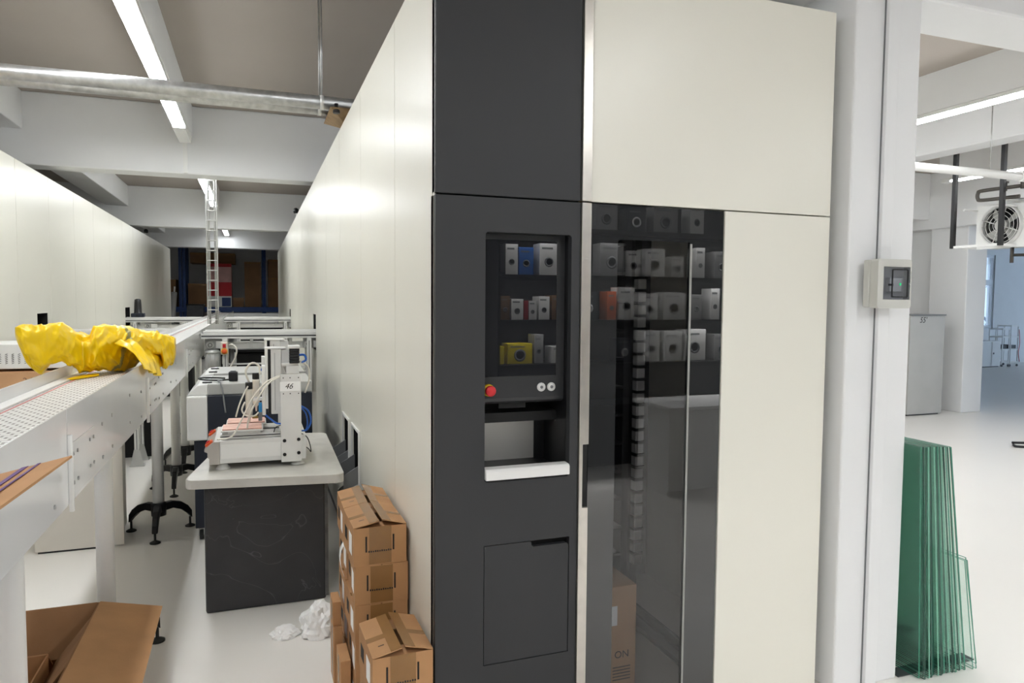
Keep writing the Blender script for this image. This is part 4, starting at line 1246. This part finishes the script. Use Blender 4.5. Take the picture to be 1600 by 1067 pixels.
# ------------------------------------------------------------------ right hall: fan heater, pipe, cabinet, far furniture
fh = thing('fan_heater', 'white unit heater with a round fan, hung from the joist of the right hall', 'heater', (7.5, 5.2, 2.2))
FXh = 7.42
fy0, fy1, fz0, fz1 = 4.78, 5.56, 2.19, 2.66
fy0, fy1 = 5.02, 5.60
cyf, czf, rf = (fy0+fy1)/2, (fz0+fz1)/2, .205
circ = [(cyf+rf*math.cos(2*math.pi*k/40), czf+rf*math.sin(2*math.pi*k/40)) for k in range(40)]
fpl = plate('front_plate', rect(fy0, fy1, fz0, fz1), [circ], YZ, FXh, FXh+.012, M['white'], fh)
bd = MB()
bd.box(FXh+.0125, FXh+.30, fy0+.01, fy0+.02, fz0+.01, fz1-.01); bd.box(FXh+.0125, FXh+.30, fy1-.02, fy1-.01, fz0+.01, fz1-.01)
bd.box(FXh+.0125, FXh+.30, fy0+.02, fy1-.02, fz0+.01, fz0+.02); bd.box(FXh+.0125, FXh+.30, fy0+.02, fy1-.02, fz1-.02, fz1-.01)
bd.box(FXh+.29, FXh+.30, fy0+.02, fy1-.02, fz0+.02, fz1-.02)
bd.build('casing', M['grey'], fh)
B('heat_core', FXh+.20, FXh+.24, fy0+.03, fy1-.03, fz0+.03, fz1-.03, M['greyd'], fh)
rg = MB()
for k in range(40):
    a0, a1 = 2*math.pi*k/40, 2*math.pi*(k+1)/40
    vs = []
    for a in (a0, a1):
        for r, x in ((rf, -.05), (rf+.012, -.05), (rf+.012, 0), (rf, 0)):
            vs.append((FXh+x, cyf+r*math.cos(a), czf+r*math.sin(a)))
    rg.add(vs, [(0, 1, 5, 4), (1, 2, 6, 5), (3, 0, 4, 7)], 0, True)
rg.build('fan_shroud', M['alu'], fh)
for r in (.07, .11, .15, .19):
    MB().tube([(FXh-.05, cyf+r*math.cos(2*math.pi*k/28), czf+r*math.sin(2*math.pi*k/28)) for k in range(29)], .003, 6, 0, 0).build('guard_ring', M['alu'], fh)
for k in range(4):
    a = math.radians(20+90*k)
    MB().cyl((FXh-.05, cyf+.05*math.cos(a), czf+.05*math.sin(a)), (FXh-.05, cyf+rf*math.cos(a), czf+rf*math.sin(a)), .004, 6).build('guard_spoke', M['alu'], fh)
MB().lathe([(.055, -.05), (.06, -.02), (.06, .06), (.04, .07)], (FXh, cyf, czf), 'x', 20).build('fan_motor', M['grey'], fh)
for k in range(4):
    a = math.radians(40+90*k)
    d = Vector((0, math.cos(a), math.sin(a))); s = Vector((0, -math.sin(a), math.cos(a)))
    o_ = Vector((FXh+.03, cyf, czf))
    bl = MB()
    P = [o_+d*.05+s*-.03+Vector((.02, 0, 0)), o_+d*.05+s*.03-Vector((.02, 0, 0)), o_+d*.19+s*.09-Vector((.03, 0, 0)), o_+d*.195+s*-.02+Vector((.03, 0, 0))]
    bl.add(P+[p+Vector((.003, 0, 0)) for p in P], [(0, 1, 2, 3), (7, 6, 5, 4), (0, 4, 5, 1), (1, 5, 6, 2), (2, 6, 7, 3), (3, 7, 4, 0)])
    bl.build('fan_blade', M['grey'], fh)
for y in (5.70, 5.17):
    B('strut_channel', 7.18, 7.22, y-.02, y+.02, 2.20, CZ, M['black'], fh)
    B('strut_arm', 7.2205, FXh-.001, y-.012-.10*(y > 5.5), y+.012-.10*(y > 5.5), fz0+.003, fz0+.03, M['white'], fh)
    B('strut_arm', 7.2205, FXh-.001, y-.012-.10*(y > 5.5), y+.012-.10*(y > 5.5), 2.60, 2.62, M['white'], fh)
B('strut_tie', 7.185, 7.215, 5.191, 5.679, 2.20, 2.225, M['white'], fh)
hp = thing('heater_pipework', 'dark threaded pipe loop and valves on the fan heater', 'pipework', (7.5, 5.3, 2.7))
pm = mat('dark pipe', (84, 80, 76), .45, .5, .15, 12.0)
MB().tube([(7.35, 5.10, 2.70), (7.30, 5.45, 2.70), (7.29, 5.50, 2.72), (7.29, 5.50, 2.78), (7.30, 5.45, 2.80), (7.34, 5.05, 2.80)], .019, 12).build('pipe_loop', pm, hp)
MB().tube([(7.34, 5.25, 2.80), (7.34, 5.24, 2.70), (7.36, 5.15, 2.67), (7.40, 4.70, 2.64)], .017, 12).build('feed_pipe', M['galv'], hp)
for y in (5.25, 5.05):
    MB().cyl((7.33, y, 2.77), (7.33, y, 2.85), .028, 14).build('valve', pm, hp)
    MB().cyl((7.33, y, 2.851), (7.33, y, 2.865), .04, 14).build('valve_wheel', pm, hp)
MB().tube([(7.45, 5.22, 2.19), (7.45, 5.22, 2.10), (7.45, 5.22, 2.03)], .018, 12, 0, 0).build('drain_pipe', pm, hp)
MB().tube([(7.45, 5.20, 2.11), (7.45, 4.7, 2.09)], .016, 12, 0, 0).build('return_pipe', pm, hp)
wp = thing('ceiling_pipe', 'white painted pipe crossing the right hall in front of the fan heater', 'pipe', (6, 4.8, 2.8))
MB().cyl((2.6, 4.8, 2.82), (9.6, 4.8, 2.82), .038, 20).build('pipe_run', M['white'], wp)
MB().cyl((6.9, 4.8, 2.82), (6.98, 4.8, 2.82), .047, 20).build('pipe_coupling', M['white'], wp)
for x in (4.0, 6.5, 8.6):
    MB().cyl((x, 4.8, 2.859), (x, 4.8, CZ), .005, 8).build('hanger_rod', M['galv'], wp)

gc = thing('steel_cabinet', 'plain grey steel cabinet with a chalk mark beside the white pillar', 'cabinet', (9.0, 7.7, 0))
B('cabinet_body', 8.665, 9.325, 7.45, 7.95, .02, 1.425, M['grey'], gc, .004)
B('cabinet_top', 8.655, 9.335, 7.435, 7.96, 1.4255, 1.445, M['greym'], gc, .003)
B('cabinet_base', 8.69, 9.30, 7.48, 7.93, 0, .0198, M['black'], gc)
text('lettering', "55'", .11, face_minus_y(8.90, 7.4485, 1.36), M['print'], gc, .25)
bs_ = thing('stand_base', 'black tubular stand base lying on the pale floor', 'stand', (8.1, 5.4, 0))
MB().tube([(8.02, 5.50, .015), (7.98, 5.45, .015), (8.0, 5.40, .015), (8.35, 5.1, .015)], .014, 8).build('base_tube', M['black'], bs_)
MB().tube([(8.0, 5.50, .042), (8.2, 5.42, .042), (8.5, 5.38, .042)], .014, 8).build('base_tube', M['black'], bs_)

# far furniture in the daylight room
YB = 13.35
wc = thing('white_drawer_cabinet', 'white low cabinet by the wall of the daylight room', 'cabinet', (17.450, YB, 0))
B('cabinet_body', 17.150, 17.800, YB-.7, YB-.1, .02, .66, M['white'], wc, .006)
B('cabinet_door', 17.490, 17.790, YB-.712, YB-.7005, .04, .64, M['paper'], wc, .003)
B('door_knob', 17.530, 17.550, YB-.73, YB-.7125, .33, .37, M['greym'], wc)
B('cabinet_base', 17.170, 17.780, YB-.68, YB-.12, 0, .0198, M['black'], wc)
for k, (x0, x1, h, lb) in enumerate(((17.870, 18.130, .98, 'narrow white shelf cart with open trays beside the low white cabinet'), (18.170, 18.450, 1.06, 'taller white shelf cart at the end, red cord hanging on it'))):
    c = thing('shelf_cart', lb, 'shelf cart', ((x0+x1)/2, YB-.4, 0), 'shelf carts in the daylight room')
    for x in (x0, x1-.02):
        for y in (YB-.7, YB-.35):
            B('cart_post', x, x+.02, y, y+.02, .06, h, M['white'], c)
            MB().cyl((x+.01, y+.0, .03), (x+.01, y+.02, .03), .03, 14).build('cart_wheel', M['rubber'], c)
    for z in (.10, .42, .74, h-.04):
        B('cart_tray', x0+.021, x1-.021, YB-.7, YB-.33, z, z+.035, M['white'], c)
    B('cart_load', x0+.03, x1-.03, YB-.66, YB-.4, .456, .55, M['greyd'], c)
    if k:
        MB().tube([(x1+.005, YB-.7, .95), (x1+.03, YB-.71, .6), (x1+.0, YB-.71, .35), (x1+.05, YB-.71, .12)], .008, 8).build('cord', M['red'], c)
wt = thing('wall_table', 'white table with odds and ends under the window of the daylight room', 'table', (17.350, YB, 0))
B('table_top', 16.650, 17.850, YB-.09, YB+.04, .90, .93, M['white'], wt)
for x in (16.670, 17.810):
    B('leg', x, x+.03, YB-.08, YB-.05, 0, .8995, M['white'], wt)
for k, (x, w, h, c) in enumerate(((17.200, .12, .10, 'greyd'), (17.370, .10, .07, 'rackblue'), (17.550, .14, .09, 'greym'), (17.720, .10, .06, 'red'))):
    tag(B('parts_bin', x, x+w, YB-.085, YB+.03, .9305, .93+h, M[c], None, .004), ('dark grey', 'blue', 'mid grey', 'red')[k]+' parts bin on the white table under the window', 'bin')
gb = thing('brown_crate', 'brown wooden crate beside the low white cabinet', 'crate', (16.850, YB-.3, 0))
B('crate_body', 16.500, 17.030, YB-.7, YB-.2, 0, .52, darkcard, gb, .004)
B('crate_lid', 16.480, 17.050, YB-.72, YB-.18, .5205, .55, M['bark'], gb, .003)

# trees outside the window
random.seed(5)
for k, (x, y, h) in enumerate(((19.5, 18.5, 5.5), (22.5, 19.5, 6.0), (24.6, 20.5, 5.0), (27.5, 18.5, 5.5))):
    t = thing('winter_tree', 'bare snow dusted tree outside the window, %s' % ('seen through the visible pane', 'second along the building', 'third along the building', 'last along the building')[k], 'tree', (x, y, -.2), 'trees outside')
    MB().cyl((x, y, -.2), (x+.2, y, h*.6), .16, 10, .07).build('trunk', M['bark'], t)
    fm = MB()
    for _ in range(420):
        p = Vector((x+random.gauss(0, .9), y+random.gauss(0, .7), .4+random.random()*h))
        s = random.uniform(.05, .16)
        d1_ = Vector((random.gauss(0, 1), random.gauss(0, 1), random.gauss(0, 1))).normalized()*s
        d2_ = Vector((random.gauss(0, 1), random.gauss(0, 1), random.gauss(0, 1))).normalized()*s
        fm.add([p, p+d1_, p+d1_+d2_, p+d2_], [(0, 1, 2, 3)])
    fo = fm.build('foliage', M['snow'], t); fo['kind'] = 'stuff'
g_ = structure(B('ground_outside', 10, 40, 13.75, 40, -.3, -.2, mat('snowy ground', (205, 212, 222), .8, 0, .1, 1.0)))

# ------------------------------------------------------------------ goods shelf behind the camera, mirrored in the dark glass
gs = thing('goods_shelf', 'black display shelf of boxed goods mirrored in the dark glass', 'shelf', (3.6, -1.4, 0))
SX0, SX1 = 1.99, 5.2
B('back_board', SX0, SX1, -1.62, -1.60, 0, 2.6, M['blackm'], gs)
added_glow = mat('added shelf glow', (255, 255, 255), .5, 0, 0, emit=(255, 255, 255), emit_s=46.0)  # glow added to brighten the goods in their reflections
LV = (.66, 1.035, 1.428, 1.825, 2.235)
for z in LV:
    B('shelf_board', SX0, SX1, -1.599, -1.2, z-.02, z, M['black'], gs)
    if z > .7:
        B('lamp_hiding_lip', SX0, SX1, -1.2, -1.19, z-.045, z, M['black'], gs)  # lip added to hide the lamp below from the reflecting glass
        B('added_shelf_lamp', SX0+.03, SX1-.03, -1.27, -1.235, z-.026, z-.0205, added_glow, gs)  # added lamp, lifts the mirrored boxes
for x in (SX0-.02, SX1):
    B('shelf_side', x, x+.02, -1.599, -1.19, 0, 2.6, M['black'], gs)
WH, OW, BL, BR, RD, YL, GY, OR, BK = (238, 238, 236), (220, 220, 218), (50, 110, 190), (120, 92, 62), (150, 34, 40), (232, 210, 30), (150, 150, 150), (190, 92, 50), (44, 46, 52)
goods = [
    (2.074, 2.19, 1, .27, WH, 'white printed box left of the blue box on the upper board'), (2.20, 2.338, 1, .245, BL, 'blue box on the upper board of the mirrored shelf'), (2.396, 2.58, 1, .285, WH, 'broad white box right of the blue box on the upper board'),
    (2.029, 2.117, 0, .21, BR, 'brown box at the left end of the middle board'), (2.131, 2.244, 0, .185, WH, 'white box beside the brown box on the middle board'), (2.25, 2.291, 0, .17, RD, 'narrow red box on the middle board of the mirrored shelf'), (2.297, 2.373, 0, .17, OW, 'slim off-white box beside the red box on the middle board'), (2.393, 2.497, 0, .21, WH, 'taller white box right of the red box on the middle board'), (2.52, 2.66, 0, .22, BR, 'brown box right of the taller white box on the middle board'),
    (1.996, 2.066, -1, .16, YL, 'narrow yellow box on the lower board'), (2.098, 2.334, -1, .18, YL, 'wide yellow box on the lower board'), (2.354, 2.44, -1, .26, GY, 'grey box beside the wide yellow box on the lower board'), (2.52, 2.70, -1, .15, OW, 'low off-white box on the lower board'),
    (2.95, 3.19, 1, .30, GY, 'large grey box on the upper board'), (3.224, 3.367, 1, .24, WH, 'white box beside the large grey box on the upper board'), (3.42, 3.627, 1, .265, WH, 'wide white box right of two boxes on the upper board'), (3.70, 3.84, 1, .20, OW, 'off-white box on the upper board'), (3.975, 4.07, 1, .29, OW, 'tall slim off-white box on the upper board'), (4.18, 4.35, 1, .26, GY, 'grey box at the right end of the upper board'),
    (2.90, 3.12, 2, .26, GY, 'grey box on the top board'), (3.22, 3.42, 2, .22, BK, 'black box on the top board'), (3.50, 3.76, 2, .25, GY, 'broad grey box on the top board'), (3.9, 4.05, 2, .28, OW, 'off-white box on the top board'),
    (3.03, 3.12, 0, .26, OR, 'orange box on the middle board'), (3.145, 3.313, 0, .30, WH, 'white box right of the orange box on the middle board'), (3.394, 3.56, 0, .245, WH, 'white box in the middle of the middle board'), (3.62, 3.86, 0, .26, OW, 'broad off-white box on the middle board'), (3.93, 4.05, 0, .24, GY, 'grey box on the middle board'), (4.151, 4.251, 0, .30, WH, 'tall white box at the right of the middle board'), (2.76, 2.93, 0, .25, BK, 'black box on the middle board'),
    (3.14, 3.30, -1, .22, BK, 'black box on the lower board'), (3.416, 3.589, -1, .29, WH, 'white box right of the black box on the lower board'), (3.637, 3.835, -1, .285, WH, 'wide white box next to another on the lower board'), (3.857, 4.10, -1, .30, OW, 'widest off-white box on the lower board'), (4.2, 4.36, -1, .25, GY, 'grey box at the right end of the lower board'),
]
for k, (x0, x1, lv, h, c, lb) in enumerate(goods):
    z = LV[2+lv]
    b = B('goods_box', x0, x1, -1.46, -1.30, z+.0005, z+h, mat('goods %s' % str(c), c, .5, 0, .03), None, .002)
    tag(b, lb, 'box', 'boxed goods on the mirrored shelf')
    w = x1-x0
    if w > .07:
        p_ = MB().lathe([(w*.24, 0), (w*.24, .0008), (w*.15, .0008), (w*.15, 0)], ((x0+x1)/2, -1.2998, z+h*.42), 'y', 16)
        p_.build('picture', M['greym'] if c != BK else M['paper'], b)
        B('print_line', x0+w*.12, x1-w*.3, -1.2999, -1.2990, z+h*.82, z+h*.88, M['greym'], b)
wk = thing('white_counter', 'white counter mirrored in the lower half of the smoked door', 'counter', (3.2, -.6, 0))
B('counter_top', 3.12, 4.0, -.95, -.35, .72, .75, M['white'], wk, .004)
B('counter_front', 3.15, 3.97, -.45, -.42, .05, .7195, M['white'], wk)
for x in (3.16, 3.92):
    B('counter_side', x, x+.03, -.93, -.451, 0, .7195, M['white'], wk)
